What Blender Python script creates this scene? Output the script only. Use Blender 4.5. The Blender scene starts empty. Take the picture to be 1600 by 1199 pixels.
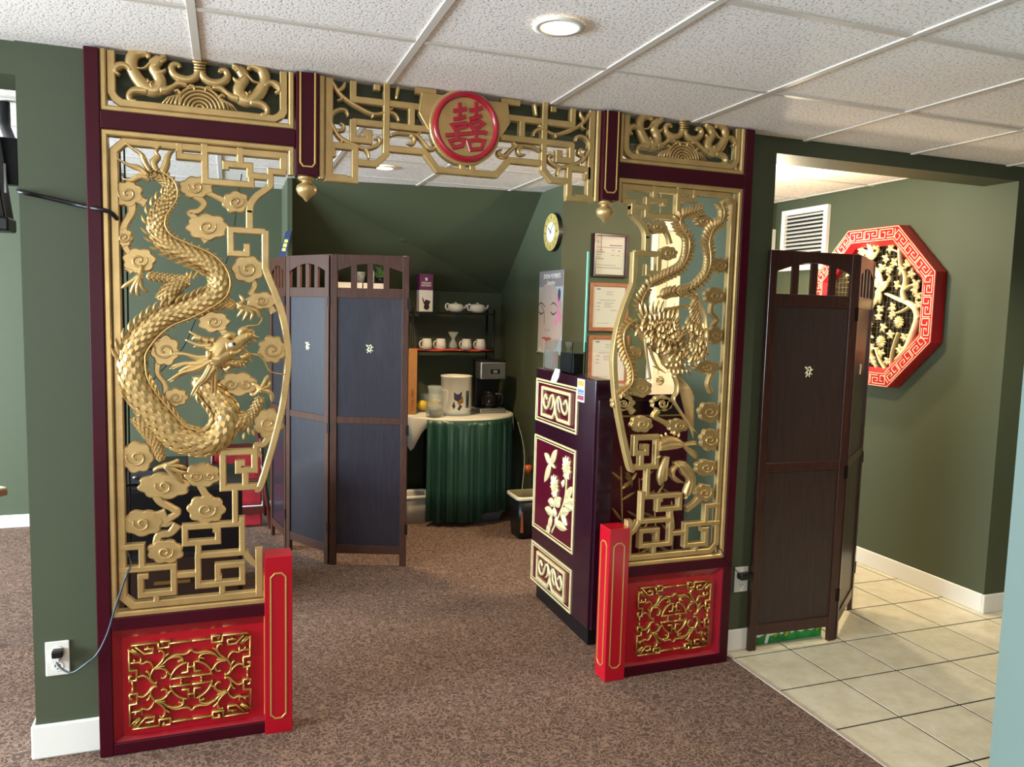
import bpy, math, random
from mathutils import Vector, Matrix
import numpy as np
PI = math.pi
C = bpy.context.scene.collection
scene = bpy.context.scene
# ---------------------------------------------------------------- camera
CAM = np.array([0.5426, -2.7203, 1.4931])
F = 1212.11
R = np.array([[0.93943003, -0.34174282, 0.02613544],
              [-0.00724784, -0.09604521, -0.99535058],
              [0.3426641, 0.93487280, -0.09270465]])
cam = bpy.data.objects.new('camera', bpy.data.cameras.new('camera'))
C.objects.link(cam)
m4 = Matrix.Identity(4)
for i in range(3):
    m4[i][0] = R[0][i]; m4[i][1] = -R[1][i]; m4[i][2] = -R[2][i]; m4[i][3] = CAM[i]
cam.matrix_world = m4
cam.data.sensor_width = 36; cam.data.lens = F / 1600 * 36
cam.data.clip_start = .05; cam.data.clip_end = 60
scene.camera = cam
# ---------------------------------------------------------------- world, lights, exposure
w = bpy.data.worlds.new('world'); scene.world = w; w.use_nodes = True
w.node_tree.nodes['Background'].inputs[0].default_value = (.78, .88, 1, 1)
w.node_tree.nodes['Background'].inputs[1].default_value = .35
vs = scene.view_settings
vs.view_transform = 'Standard'; vs.look = 'None'; vs.gamma = 1; vs.use_curve_mapping = False
vs.exposure = .62

def area(name, loc, target, sx, sy, power, col, spread=PI):
    l = bpy.data.lights.new(name, 'AREA'); l.shape = 'RECTANGLE'; l.size = sx; l.size_y = sy
    l.energy = power; l.color = col; l.spread = spread
    o = bpy.data.objects.new(name, l); C.objects.link(o); o.location = loc
    o.rotation_euler = (Vector(target) - Vector(loc)).to_track_quat('-Z', 'Y').to_euler()
    return o
def spot(name, loc, power, col=(1, .76, .46), ang=120, blend=.6, r=.05):
    l = bpy.data.lights.new(name, 'SPOT'); l.energy = power; l.color = col
    l.spot_size = math.radians(ang); l.spot_blend = blend; l.shadow_soft_size = r
    o = bpy.data.objects.new(name, l); C.objects.link(o); o.location = loc
    return o
DAY = (.72, .88, 1)
area('window_light_front', (-4.1, -1.3, 1.35), (1.5, -.6, 2.0), 2.2, 1.4, 330, DAY)
area('window_light_rear', (-.6, -4.9, 1.35), (1.2, -2, 2.5), 3.4, 1.4, 40, (.92, .95, 1))
area('window_light_back_room', (-4.1, 1.6, 1.35), (1.5, 1.7, 1.3), 1.7, 1.4, 340, DAY)
spot('downlight_front', (1.381, -.724, 2.235), 20)
spot('downlight_back', (1.392, 1.84, 2.275), 70, ang=135)
spot('downlight_corner', (-.3, -1.9, 2.235), 16)
spot('fill_spot_right', (3.9, -1.0, 2.235), 52, (1, .90, .74), ang=145)  # added unseen fill to brighten the front tiles and right wall
spot('fill_spot_hall', (3.75, 1.1, 2.275), 56, (1, .86, .62), ang=125)  # extra fill spot, added to lift the lower hallway wall
hl = bpy.data.lights.new('hall_lamp', 'POINT'); hl.energy = 30; hl.color = (1, .84, .58); hl.shadow_soft_size = .04
ho = bpy.data.objects.new('hall_lamp', hl); C.objects.link(ho); ho.location = (3.25, .8, 2.02)

# ---------------------------------------------------------------- pixel -> world
def ray(x, y): return R.T @ np.array([(x - 800) / F, (y - 599.5) / F, 1.])
def PY(x, y, v):
    d = ray(x, y); return CAM + d * (v - CAM[1]) / d[1]
def PX(x, y, v):
    d = ray(x, y); return CAM + d * (v - CAM[0]) / d[0]
def PZ(x, y, v=0):
    d = ray(x, y); return CAM + d * (v - CAM[2]) / d[2]
ZM = {'I': (0, 0, 1), 'A': (160, 200, 3.331), 'B': (160, 500, 3.331), 'C': (490, 110, 5.333), 'T': (150, 70, 5.0),
      'K': (170, 720, 4.611), 'H': (260, 500, 5.995), 'O': (190, 970, 6.66), 'M': (680, 140, 9.99), 'L': (180, 400, 7.494),
      'P': (980, 290, 7.05), 'Q': (960, 440, 5.994), 'S': (950, 620, 6.66), 'U': (930, 160, 3.33), 'V': (930, 480, 2.997),
      'D': (836, 580, 11.99), 'F': (836, 660, 6.66), 'X': (1290, 340, 4.28), 'W': (1220, 560, 22.86)}
def zp(z, x, y):
    a, b, s = ZM[z]; return a + x / s, b + y / s
def TR(z, pts, plane=.01):                  # traced outline -> (u, v) on the carved screen's plane
    out = []
    for p in pts:
        q = PY(*zp(z, p[0], p[1]), plane); out.append((q[0], q[2]))
    return out
def snap(P):
    P = [list(p) for p in P]
    for i in range(1, len(P)):
        dx = abs(P[i][0] - P[i-1][0]); dz = abs(P[i][1] - P[i-1][1])
        if dx > 2 * dz: P[i][1] = P[i-1][1]
        elif dz > 2 * dx: P[i][0] = P[i-1][0]
    return P
def sp(P, k=6):                              # smooth curve through points (any dimension)
    P = [np.array(p, float) for p in P]; n = len(P); out = []
    for i in range(n - 1):
        p0 = P[max(i-1, 0)]; p1 = P[i]; p2 = P[i+1]; p3 = P[min(i+2, n-1)]
        for j in range(k):
            t = j / k
            out.append(.5 * ((2*p1) + (p2-p0)*t + (2*p0-5*p1+4*p2-p3)*t*t + (3*p1-p0-3*p2+p3)*t**3))
    out.append(P[-1]); return out

# ---------------------------------------------------------------- materials
def lin(c):
    if isinstance(c, str): c = tuple(int(c[i:i+2], 16) for i in (0, 2, 4))
    return tuple((v/255/12.92 if v/255 <= .04045 else ((v/255+.055)/1.055)**2.4) for v in c) + (1,)
MC = {}
def mat(name, col, rough=.5, metal=0, coat=0, noise=0, nscale=20, bump=0, bscale=60, trans=0, emit=None, es=0, alpha=1, spec=.5, stretch=None, ior=1.45):
    if name in MC: return MC[name]
    m = bpy.data.materials.new(name); m.use_nodes = True; nt = m.node_tree; b = nt.nodes['Principled BSDF']
    b.inputs['Base Color'].default_value = lin(col); b.inputs['Roughness'].default_value = rough
    b.inputs['Metallic'].default_value = metal; b.inputs['Coat Weight'].default_value = coat
    b.inputs['Coat Roughness'].default_value = .12
    b.inputs['Specular IOR Level'].default_value = spec; b.inputs['IOR'].default_value = ior
    b.inputs['Transmission Weight'].default_value = trans; b.inputs['Alpha'].default_value = alpha
    if emit: b.inputs['Emission Color'].default_value = lin(emit); b.inputs['Emission Strength'].default_value = es
    if noise or bump:
        tc = nt.nodes.new('ShaderNodeTexCoord'); src = tc.outputs['Object']
        if stretch:
            mp = nt.nodes.new('ShaderNodeMapping'); mp.inputs['Scale'].default_value = stretch
            nt.links.new(src, mp.inputs[0]); src = mp.outputs[0]
    if noise:
        n = nt.nodes.new('ShaderNodeTexNoise'); n.inputs['Scale'].default_value = nscale; n.inputs['Detail'].default_value = 5
        nt.links.new(src, n.inputs[0])
        r = nt.nodes.new('ShaderNodeValToRGB'); c = lin(col)
        r.color_ramp.elements[0].position = .3; r.color_ramp.elements[1].position = .7
        r.color_ramp.elements[0].color = tuple(v*(1-noise) for v in c[:3]) + (1,)
        r.color_ramp.elements[1].color = tuple(min(1, v*(1+noise)) for v in c[:3]) + (1,)
        nt.links.new(n.outputs[0], r.inputs[0]); nt.links.new(r.outputs[0], b.inputs['Base Color'])
    if bump:
        n = nt.nodes.new('ShaderNodeTexNoise'); n.inputs['Scale'].default_value = bscale; n.inputs['Detail'].default_value = 4
        nt.links.new(src, n.inputs[0])
        bp = nt.nodes.new('ShaderNodeBump'); bp.inputs['Strength'].default_value = bump; bp.inputs['Distance'].default_value = .004
        nt.links.new(n.outputs[0], bp.inputs['Height']); nt.links.new(bp.outputs[0], b.inputs['Normal'])
    MC[name] = m; return m
GOLD = mat('gold_paint', 'c0a068', .36, .62, noise=.12, nscale=14, bump=.12, bscale=90)
GOLD2 = mat('gold_leaf', 'c9a86c', .35, .65, noise=.14, nscale=18)
CREAMGOLD = mat('cream_gold', 'e8d8a4', .4, .35, noise=.1, nscale=30)
LINEGOLD = mat('gold_line', 'c8a45a', .35, .6)
MAROON = mat('maroon_lacquer', '3c0614', .36, 0, coat=0, spec=.22, noise=.1, nscale=6)
RED = mat('red_lacquer', 'a8081c', .25, 0, coat=.3)
REDM = mat('red_medallion', 'a00c24', .2, 0, coat=.6)
DESK = mat('desk_lacquer', '2a0d1b', .15, 0, coat=.6)
DESKRED = mat('desk_red_panel', '500a1e', .22, 0, coat=.4)
WALL = mat('wall_paint_green', '454b35', .62, bump=.05, bscale=180)
WALLD = WALL
WHITE = mat('trim_white', 'e4e0d6', .4)
WALNUT = mat('walnut_frame', '402417', .5, spec=.3, noise=.35, nscale=10, stretch=(14, 14, 1.2))
PANEL = mat('screen_panel', '211d25', .36, coat=.2, noise=.3, nscale=9, stretch=(10, 10, 1))
BLACK = mat('black_plastic', '0c0c0e', .35)
BLACKM = mat('black_metal', '101012', .45, .3)
STEEL = mat('steel', 'a8a6a2', .28, .9)
CHINA = mat('white_china', 'dcd8cc', .18, coat=.3)
GLASS = mat('clear_glass', 'd3dad2', .04, alpha=.22, coat=.5)
PAPER = mat('paper', 'e9e6de', .7)

# ---------------------------------------------------------------- mesh builder
class M:
    def __init__(s, T=None): s.v = []; s.f = []; s.sm = []; s.T = T
    def add(s, vs, fs, smooth=False):
        o = len(s.v)
        if s.T: vs = [s.T(*v) for v in vs]
        s.v += [tuple(float(c) for c in v) for v in vs]; s.f += [tuple(i + o for i in f) for f in fs]; s.sm += [smooth] * len(fs)
        return s
    def box(s, x0, x1, y0, y1, z0, z1):
        return s.add([(x, y, z) for x in (x0, x1) for y in (y0, y1) for z in (z0, z1)],
                     [(0, 1, 3, 2), (4, 6, 7, 5), (0, 4, 5, 1), (2, 3, 7, 6), (0, 2, 6, 4), (1, 5, 7, 3)])
    def obox(s, c, u, v, w_, hu, hv, hw):     # oriented box
        c, u, v, w_ = [np.array(a, float) for a in (c, u, v, w_)]
        return s.add([c + u*a*hu + v*b*hv + w_*d*hw for a in (-1, 1) for b in (-1, 1) for d in (-1, 1)],
                     [(0, 1, 3, 2), (4, 6, 7, 5), (0, 4, 5, 1), (2, 3, 7, 6), (0, 2, 6, 4), (1, 5, 7, 3)])
    def rings(s, rs, cap=True, close=False, smooth=True):
        n = len(rs[0]); k = len(rs); fs = []
        for i in range(k - 1 + (1 if close else 0)):
            a = i * n; b = ((i + 1) % k) * n
            for j in range(n):
                fs.append((a + j, a + (j+1) % n, b + (j+1) % n, b + j))
        if cap and not close:
            fs.append(tuple(range(n))[::-1]); fs.append(tuple(range((k-1)*n, k*n)))
        return s.add([p for r in rs for p in r], fs, smooth)
    def ribbon(s, P, w_, d0, d1, close=False, rnd=False, taper=None, ch=.0025):
        # P: (u, v) line; carved bar from depth d0 (front) to d1 (back)
        M.k = (getattr(M, 'k', 0) + 1) % 7; d0 += M.k * .00025; d1 -= M.k * .0002
        P = [np.array(p[:2], float) for p in P]
        Q = [P[0]]
        for p in P[1:]:
            if np.linalg.norm(p - Q[-1]) > 1e-5: Q.append(p)
        P = Q; n = len(P)
        if n < 2: return s
        rs = []
        for i in range(n):
            a = P[i] - P[i-1] if (i > 0 or close) else P[1] - P[0]
            b = P[(i+1) % n] - P[i] if (i < n-1 or close) else P[-1] - P[-2]
            a = a / np.linalg.norm(a); b = b / np.linalg.norm(b)
            na = np.array([-a[1], a[0]]); nb = np.array([-b[1], b[0]]); m = na + nb
            L = np.linalg.norm(m); m = na if L < .3 else m / L
            sc = min(1 / max(m @ na, .35), 1.6)
            t = i / (n - 1)
            h = w_ / 2 * (1 if taper is None else (np.interp(t, np.linspace(0, 1, len(taper)), taper)))
            h = max(h, .0006)
            if rnd:
                prof = [(-h, d1), (-h, d0 + .55*(d1-d0)), (-h*.75, d0 + .18*(d1-d0)), (0, d0), (h*.75, d0 + .18*(d1-d0)), (h, d0 + .55*(d1-d0)), (h, d1)]
            else:
                c = min(ch, h*.5); prof = [(-h, d1), (-h, d0 + c), (-h + c, d0), (h - c, d0), (h, d0 + c), (h, d1)]
            rs.append([(P[i][0] + m[0]*o*sc, d, P[i][1] + m[1]*o*sc) for o, d in prof])
        return s.rings(rs, True, close, smooth=rnd)
    def prism(s, P, d0, d1, ch=.003, smooth=False):
        P = [np.array(p[:2], float) for p in P]; n = len(P)
        ar = sum(P[i][0]*P[(i+1) % n][1] - P[(i+1) % n][0]*P[i][1] for i in range(n))
        sg = 1 if ar > 0 else -1; inn = []
        for i in range(n):
            a = P[i] - P[i-1]; b = P[(i+1) % n] - P[i]
            a = a / (np.linalg.norm(a) + 1e-9); b = b / (np.linalg.norm(b) + 1e-9)
            m = np.array([-a[1] - b[1], a[0] + b[0]]) * sg; m = m / (np.linalg.norm(m) + 1e-9)
            inn.append(P[i] + m * ch)
        rs = [[(p[0], d1, p[1]) for p in P], [(p[0], d0 + ch, p[1]) for p in P], [(p[0], d0, p[1]) for p in inn]]
        return s.rings(rs, True, False, smooth=smooth)
    def leaf(s, u, v, ang, L, W, d0, rise=.008, bend=0, back=.004):
        # pointed, ridged leaf / feather / flame lying in the (u, v) plane
        c, q = math.cos(ang), math.sin(ang); N = 5; top = []; l = []; r = []
        for i in range(N + 1):
            t = i / N; x = L * t; y = bend * L * t * t; wd = W/2 * math.sin(PI * min(t * .92 + .08, 1)) ** .8 if t < 1 else 0
            dr = rise * (1 - (2*t - 1) ** 2) ** .5 if 0 < t < 1 else 0
            def g(a, b, d): return (u + a*c - b*q, d, v + a*q + b*c)
            l.append(g(x, y + wd, d0)); r.append(g(x, y - wd, d0)); top.append(g(x, y, d0 - dr))
        rs = [[l[i], top[i], r[i], (r[i][0], d0 + back, r[i][2]), (l[i][0], d0 + back, l[i][2])] for i in range(N + 1)]
        return s.rings(rs, True, False, smooth=False)
    def tube(s, P, r, n=8, cap=True, close=False, sq=1):
        P = [np.array(p, float) for p in P]; k = len(P); rs = []; up = None
        for i in range(k):
            if close: t = P[(i+1) % k] - P[i-1]
            else: t = P[min(i+1, k-1)] - P[max(i-1, 0)]
            t = t / (np.linalg.norm(t) + 1e-12)
            if up is None: up = np.array([0, 0, 1.]) if abs(t[2]) < .9 else np.array([0, 1., 0])
            a = np.cross(up, t); a = a / (np.linalg.norm(a) + 1e-12); b = np.cross(t, a); up = b
            rr = r if not hasattr(r, '__len__') else np.interp(i/(k-1), np.linspace(0, 1, len(r)), r)
            rs.append([P[i] + (a*math.cos(2*PI*j/n) + b*sq*math.sin(2*PI*j/n))*rr for j in range(n)])
        return s.rings(rs, cap, close)
    def lathe(s, prof, c, n=24, sx=1, sy=1, cap=True):
        rs = [[(c[0] + r*sx*math.cos(2*PI*j/n), c[1] + r*sy*math.sin(2*PI*j/n), c[2] + z) for j in range(n)] for r, z in prof]
        return s.rings(rs, cap)
    def disc(s, u, v, r, d0, d1, n=32, ch=.003):
        return s.prism([(u + r*math.cos(2*PI*j/n), v + r*math.sin(2*PI*j/n)) for j in range(n)], d0, d1, ch)
WL = {}
def finish(o, label=None, cat=None, group=None, kind=None):
    if label: o['label'] = label
    if cat: o['category'] = cat
    if group: o['group'] = group
    if kind: o['kind'] = kind
    return o
def put(name, m, mt, parent=None, label=None, cat=None, group=None, kind=None, bev=0, origin=None, keepn=False):
    me = bpy.data.meshes.new(name)
    base = WL[parent.name] if parent else (origin or (0, 0, 0))
    if parent is None and origin is None and kind is None and m.v:
        a = np.array(m.v); base = ((a[:, 0].min()+a[:, 0].max())/2, (a[:, 1].min()+a[:, 1].max())/2, a[:, 2].min())
    me.from_pydata([(x-base[0], y-base[1], z-base[2]) for x, y, z in m.v], [], m.f)
    me.polygons.foreach_set('use_smooth', m.sm)
    import bmesh
    bm = bmesh.new(); bm.from_mesh(me); bmesh.ops.recalc_face_normals(bm, faces=bm.faces); bm.to_mesh(me); bm.free()
    for x in (mt if isinstance(mt, (list, tuple)) else [mt]): me.materials.append(x)
    o = bpy.data.objects.new(name, me); C.objects.link(o)
    if parent: o.parent = parent
    else: o.location = base
    WL[o.name] = tuple(base)
    if bev:
        b = o.modifiers.new('bevel', 'BEVEL'); b.width = bev; b.segments = 2; b.limit_method = 'ANGLE'
    return finish(o, label, cat, group, kind)
def thing(name, label, cat, loc=(0, 0, 0), group=None):
    o = bpy.data.objects.new(name, None); C.objects.link(o); o.location = loc; o.empty_display_size = .1
    WL[o.name] = tuple(float(v) for v in loc)
    return finish(o, label, cat, group)
def struct(name, m, mt, parent=None, **k): return put(name, m, mt, parent, kind=None if parent else 'structure', **k)
def dup(root, loc, label=None, group=None):
    r = root.copy(); C.objects.link(r); r.location = loc; WL[r.name] = tuple(loc)
    if label: r['label'] = label
    if group: r['group'] = group
    for ch in list(root.children):
        c = ch.copy(); C.objects.link(c); c.parent = r
        for g in ch.children:
            d = g.copy(); C.objects.link(d); d.parent = c
    return r
def text(name, body, size, loc, rot, mt, parent, align='CENTER', ext=.0004, bold=0, shear=0, sx=1):
    cu = bpy.data.curves.new(name, 'FONT'); cu.body = body; cu.size = size; cu.align_x = align; cu.align_y = 'CENTER'
    cu.extrude = ext; cu.offset = bold; cu.shear = shear; cu.resolution_u = 2
    t = bpy.data.objects.new('tmp_text', cu); C.objects.link(t)
    bpy.context.view_layer.update()
    me = bpy.data.meshes.new_from_object(t); bpy.data.objects.remove(t)
    me.name = name; me.materials.clear(); me.materials.append(mt)
    mw = Matrix.Translation(Vector(loc)) @ Matrix(rot).to_4x4() @ Matrix.Diagonal((sx, 1, 1, 1))
    b = WL[parent.name]; me.transform(Matrix.Translation((-b[0], -b[1], -b[2])) @ mw)
    o = bpy.data.objects.new(name, me); C.objects.link(o); o.parent = parent; WL[o.name] = b
    return o
FRONT = ((1, 0, 0), (0, 0, -1), (0, 1, 0))     # text facing -y
LEFTW = ((0, 0, -1), (-1, 0, 0), (0, 1, 0))    # text facing -x
def wallmap(c, s=1):                            # local (u, d, v) -> wall plane x = c that faces -x
    return lambda u, d, v: (c + d, -u, v)
# ================================================================ room shell
H, H2 = 2.2586, 2.30
def carpet_mat():
    m = bpy.data.materials.new('patterned_carpet'); m.use_nodes = True; nt = m.node_tree; b = nt.nodes['Principled BSDF']; L = nt.links
    b.inputs['Roughness'].default_value = .95; b.inputs['Specular IOR Level'].default_value = .1
    tc = nt.nodes.new('ShaderNodeTexCoord')
    nz = nt.nodes.new('ShaderNodeTexNoise'); nz.inputs['Scale'].default_value = 14; nz.inputs['Detail'].default_value = 2
    L.new(tc.outputs['Object'], nz.inputs[0])
    mx = nt.nodes.new('ShaderNodeMixRGB'); mx.blend_type = 'ADD'; mx.inputs[0].default_value = .2
    L.new(tc.outputs['Object'], mx.inputs[1]); L.new(nz.outputs['Color'], mx.inputs[2])
    vo = nt.nodes.new('ShaderNodeTexVoronoi'); vo.feature = 'DISTANCE_TO_EDGE'; vo.inputs['Scale'].default_value = 37
    L.new(mx.outputs[0], vo.inputs['Vector'])
    r = nt.nodes.new('ShaderNodeValToRGB'); e = r.color_ramp.elements
    e[0].position = .02; e[0].color = lin('8a7060'); e[1].position = .16; e[1].color = lin('58463d')
    L.new(vo.outputs['Distance'], r.inputs[0])
    fn = nt.nodes.new('ShaderNodeTexNoise'); fn.inputs['Scale'].default_value = 420; L.new(tc.outputs['Object'], fn.inputs[0])
    m2 = nt.nodes.new('ShaderNodeMixRGB'); m2.blend_type = 'OVERLAY'; m2.inputs[0].default_value = .55
    L.new(r.outputs[0], m2.inputs[1]); L.new(fn.outputs[0], m2.inputs[2]); L.new(m2.outputs[0], b.inputs['Base Color'])
    bp = nt.nodes.new('ShaderNodeBump'); bp.inputs['Strength'].default_value = .5; bp.inputs['Distance'].default_value = .004
    L.new(fn.outputs[0], bp.inputs['Height']); L.new(bp.outputs[0], b.inputs['Normal'])
    return m
def ctile_mat():
    m = bpy.data.materials.new('pitted_ceiling_tile'); m.use_nodes = True; nt = m.node_tree; b = nt.nodes['Principled BSDF']; L = nt.links
    b.inputs['Roughness'].default_value = .9; b.inputs['Specular IOR Level'].default_value = .1
    ge = nt.nodes.new('ShaderNodeNewGeometry')
    n = nt.nodes.new('ShaderNodeTexNoise'); n.inputs['Scale'].default_value = 110; n.inputs['Detail'].default_value = 3
    L.new(ge.outputs['Position'], n.inputs[0])
    r = nt.nodes.new('ShaderNodeValToRGB'); e = r.color_ramp.elements
    e[0].position = .36; e[0].color = lin('cdc4bc'); e[1].position = .46; e[1].color = lin('f3ebe4')
    L.new(n.outputs[0], r.inputs[0]); L.new(r.outputs[0], b.inputs['Base Color'])
    bp = nt.nodes.new('ShaderNodeBump'); bp.inputs['Strength'].default_value = .7; bp.inputs['Distance'].default_value = .004
    L.new(r.outputs[0], bp.inputs['Height']); L.new(bp.outputs[0], b.inputs['Normal'])
    return m
def ftile_mat():
    m = bpy.data.materials.new('beige_ceramic_tile'); m.use_nodes = True; nt = m.node_tree; b = nt.nodes['Principled BSDF']; L = nt.links
    b.inputs['Roughness'].default_value = .32
    ge = nt.nodes.new('ShaderNodeNewGeometry')
    n = nt.nodes.new('ShaderNodeTexNoise'); n.inputs['Scale'].default_value = 11; n.inputs['Detail'].default_value = 7; n.inputs['Roughness'].default_value = .7
    L.new(ge.outputs['Position'], n.inputs[0])
    r = nt.nodes.new('ShaderNodeValToRGB'); e = r.color_ramp.elements
    e[0].position = .3; e[0].color = lin('bfb394'); e[1].position = .68; e[1].color = lin('d8cfb6')
    L.new(n.outputs[0], r.inputs[0]); L.new(r.outputs[0], b.inputs['Base Color'])
    bp = nt.nodes.new('ShaderNodeBump'); bp.inputs['Strength'].default_value = .12; bp.inputs['Distance'].default_value = .003
    L.new(n.outputs[0], bp.inputs['Height']); L.new(bp.outputs[0], b.inputs['Normal'])
    return m
CARPET, CTILE, FTILE = carpet_mat(), ctile_mat(), ftile_mat()
GROUT = mat('grout', '24180f', .9); TBAR = mat('ceiling_grid_paint', 'cfc6ba', .45)

carpet = struct('floor', M().box(-4.2, 2.61, -5, 3.1, -.04, 0), CARPET)
tf = struct('floor.001', M().box(2.61, 5.4, -5, .1, -.04, -.001).box(2.61, 4.2, .1, 1.9, -.04, -.001), GROUT, origin=(0, 0, 0))
# floor tiles (0.306 m) as pieces of the tiled floor
gx, gy, gp = 2.9223, .0179, .3063
me_cache = {}
def tile_piece(name, x0, x1, y0, y1, z0, z1, mt, parent, ch=.001):
    key = (name, round(x1-x0, 3), round(y1-y0, 3))
    if key not in me_cache:
        a, b = (x1-x0)/2, (y1-y0)/2; m = M()
        m.rings([[(-a, -b, 0), (a, -b, 0), (a, b, 0), (-a, b, 0)], [(-a, -b, z1-z0-ch), (a, -b, z1-z0-ch), (a, b, z1-z0-ch), (-a, b, z1-z0-ch)],
                 [(-a+ch, -b+ch, z1-z0), (a-ch, -b+ch, z1-z0), (a-ch, b-ch, z1-z0), (-a+ch, b-ch, z1-z0)]], smooth=False)
        me = bpy.data.meshes.new(name); me.from_pydata(m.v, [], m.f); me.materials.append(mt); me_cache[key] = me
    o = bpy.data.objects.new(name, me_cache[key]); C.objects.link(o); o.parent = parent
    pb = WL[parent.name]; o.location = ((x0+x1)/2 - pb[0], (y0+y1)/2 - pb[1], z0 - pb[2]); return o
for i in range(-1, 8):
    for j in range(-10, 7):
        x0 = gx + i*gp + .0042; x1 = x0 + gp - .0084; y0 = gy + j*gp + .0042; y1 = y0 + gp - .0084
        if y0 < .09 < y1 and x0 > 4.19: y1 = .088
        if y0 > .08 and x0 > 4.19: continue
        if y0 > .05: x1 = min(x1, 4.195)
        y1 = min(y1, 1.895)
        if x1 - x0 < .01 or y1 - y0 < .01: continue
        tile_piece('floor_tile', x0, x1, y0, y1, -.001, .0012, FTILE, tf)
struct('trim_1', M().box(2.604, 2.616, -5, .09, -.001, .004), mat('carpet_edge', 'b6a794', .5))

# ceilings: tiles lying in a grid of tee bars
def ceiling(name, z, x0, x1, y0, y1, ox, oy, px, py):
    base = struct(name, M().box(x0, x1, y0, y1, z + .02, z + .05), CTILE, origin=(0, 0, 0))
    g = M()
    i0 = math.ceil((x0 - ox)/px); i1 = math.floor((x1 - ox)/px); j0 = math.ceil((y0 - oy)/py); j1 = math.floor((y1 - oy)/py)
    for i in range(i0, i1 + 1): x = ox + i*px; g.box(x-.012, x+.012, y0, y1, z - .001, z + .004); g.box(x-.002, x+.002, y0, y1, z + .004, z + .02)
    for j in range(j0, j1 + 1): y = oy + j*py; g.box(x0, x1, y-.012, y+.012, z, z + .0045)
    put('ceiling_grid', g, TBAR, base, bev=.0012)
    xs = [x0] + [ox + i*px for i in range(i0, i1+1)] + [x1]; ys = [y0] + [oy + j*py for j in range(j0, j1+1)] + [y1]
    for a in range(len(xs)-1):
        for b in range(len(ys)-1):
            if xs[a+1]-xs[a] < .03 or ys[b+1]-ys[b] < .03: continue
            o = tile_piece('ceiling_tile', xs[a]+.006, xs[a+1]-.006, ys[b]+.006, ys[b+1]-.006, z+.0042, z+.018, CTILE, base)
    return base
ceiling('ceiling', H, -4.2, 5.4, -5, .09, .4565, -.4413, .6096, .5988)
ceiling('ceiling.001', H2, -4.2, 2.6, .28, 3.1, 1.72, 1.62, .6096, .6)
ceiling('ceiling.002', H2, 2.6, 4.2, .28, 1.9, 1.72, 1.62, .6096, .6)

struct('wall_front_left', M().box(-.055, .15, .06, .2, 0, H2), WALL)
struct('wall_header', M().box(-4.2, 2.6, .07, .28, 2.165, H2+.05), WALL)
struct('wall_stub', M().box(2.572, 2.752, .09, .52, 0, H2), WALL)
struct('wall_hall_header', M().box(2.752, 4.2, .09, .28, 2.196, H2+.05), WALL)
struct('wall_hall_right', M().box(4.2, 4.32, .28, 2.02, 0, H2+.05).box(4.2, 5.5, .09, .28, 0, H2+.05), WALL)
dx0, dx1 = 3.2, 4.18
struct('wall_back', M().box(2.55, dx0, 1.9, 2.02, 0, H2+.05).box(dx0, 4.2, 1.9, 2.02, 2.12, H2+.05), WALL)
# alcove under the stairs
struct('wall_alcove_right',  
       M(lambda u, d, v: (d, u, v)).prism([(2.02, 0), (3.12, 0), (3.12, 1.62), (2.28, H2+.05), (2.02, H2+.05)], 2.55, 2.67, 0), WALL)
struct('wall_alcove_back', M().box(.93, 2.55, 3.05, 3.15, 0, 1.66), WALL)
struct('wall_sloped', M().rings([[(.93, 2.52, H2), (.93, 3.05, 1.63), (.93, 3.15, 1.63), (.93, 2.62, H2+.05)],
                                 [(2.55, 2.26, H2), (2.55, 3.05, 1.63), (2.55, 3.15, 1.63), (2.55, 2.36, H2+.05)]], smooth=False), WALL)
struct('wall_partition', M(lambda u, d, v: (d, u, v)).prism([(2.5, 0), (3.05, 0), (3.05, H2), (2.5, H2)], .9, .93, 0), WALL)
struct('wall_rear_left', M().box(-4.2, .93, 3.05, 3.15, 0, H2+.05), WALL)
struct('wall_near_right', M().box(2.735, 2.86, -3.2, -1.1, 0, H), mat('wall_paint_window_lit', '6f8078', .6))  # cool window light painted into the colour, lighter and bluer than the other walls
# outer walls with their windows (behind and left of the camera)
struct('wall_left', M().box(-4.3, -4.2, -5, 3.15, 0, .6).box(-4.3, -4.2, -5, 3.15, 2.1, H2+.05).box(-4.3, -4.2, -5, -2.5, .6, 2.1)
       .box(-4.3, -4.2, -.1, .7, .6, 2.1).box(-4.3, -4.2, 2.5, 3.15, .6, 2.1), WALL)
struct('wall_rear', M().box(-4.2, 5.4, -5.1, -5, 0, .6).box(-4.2, 5.4, -5.1, -5, 2.1, H2).box(-4.2, -2.4, -5.1, -5, .6, 2.1).box(1.2, 5.4, -5.1, -5, .6, 2.1), WALL)
struct('wall_right', M().box(5.4, 5.5, -5, .1, 0, H2), WALL)
# baseboards
def bb(name, x0, x1, y0, y1, h=.1):
    struct(name, M().box(x0, x1, y0, y1, 0, h), WHITE, bev=.006)
bb('baseboard_front_left', -.068, .136, .046, .06, .115)
bb('baseboard_front_left.001', -.068, -.055, .06, .21, .115)
bb('baseboard_stub', 2.585, 2.752, .078, .09)
bb('baseboard_hall_right', 4.188, 4.2, .09, 1.9)
bb('baseboard_hall_front', 4.188, 5.4, .077, .09)
bb('baseboard_back', 2.57, dx0-.02, 1.888, 1.9)
bb('baseboard_rear_left', -4.2, .9, 3.036, 3.05, .085)
bb('baseboard_near_right', 2.722, 2.735, -3.2, -1.1)
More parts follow.
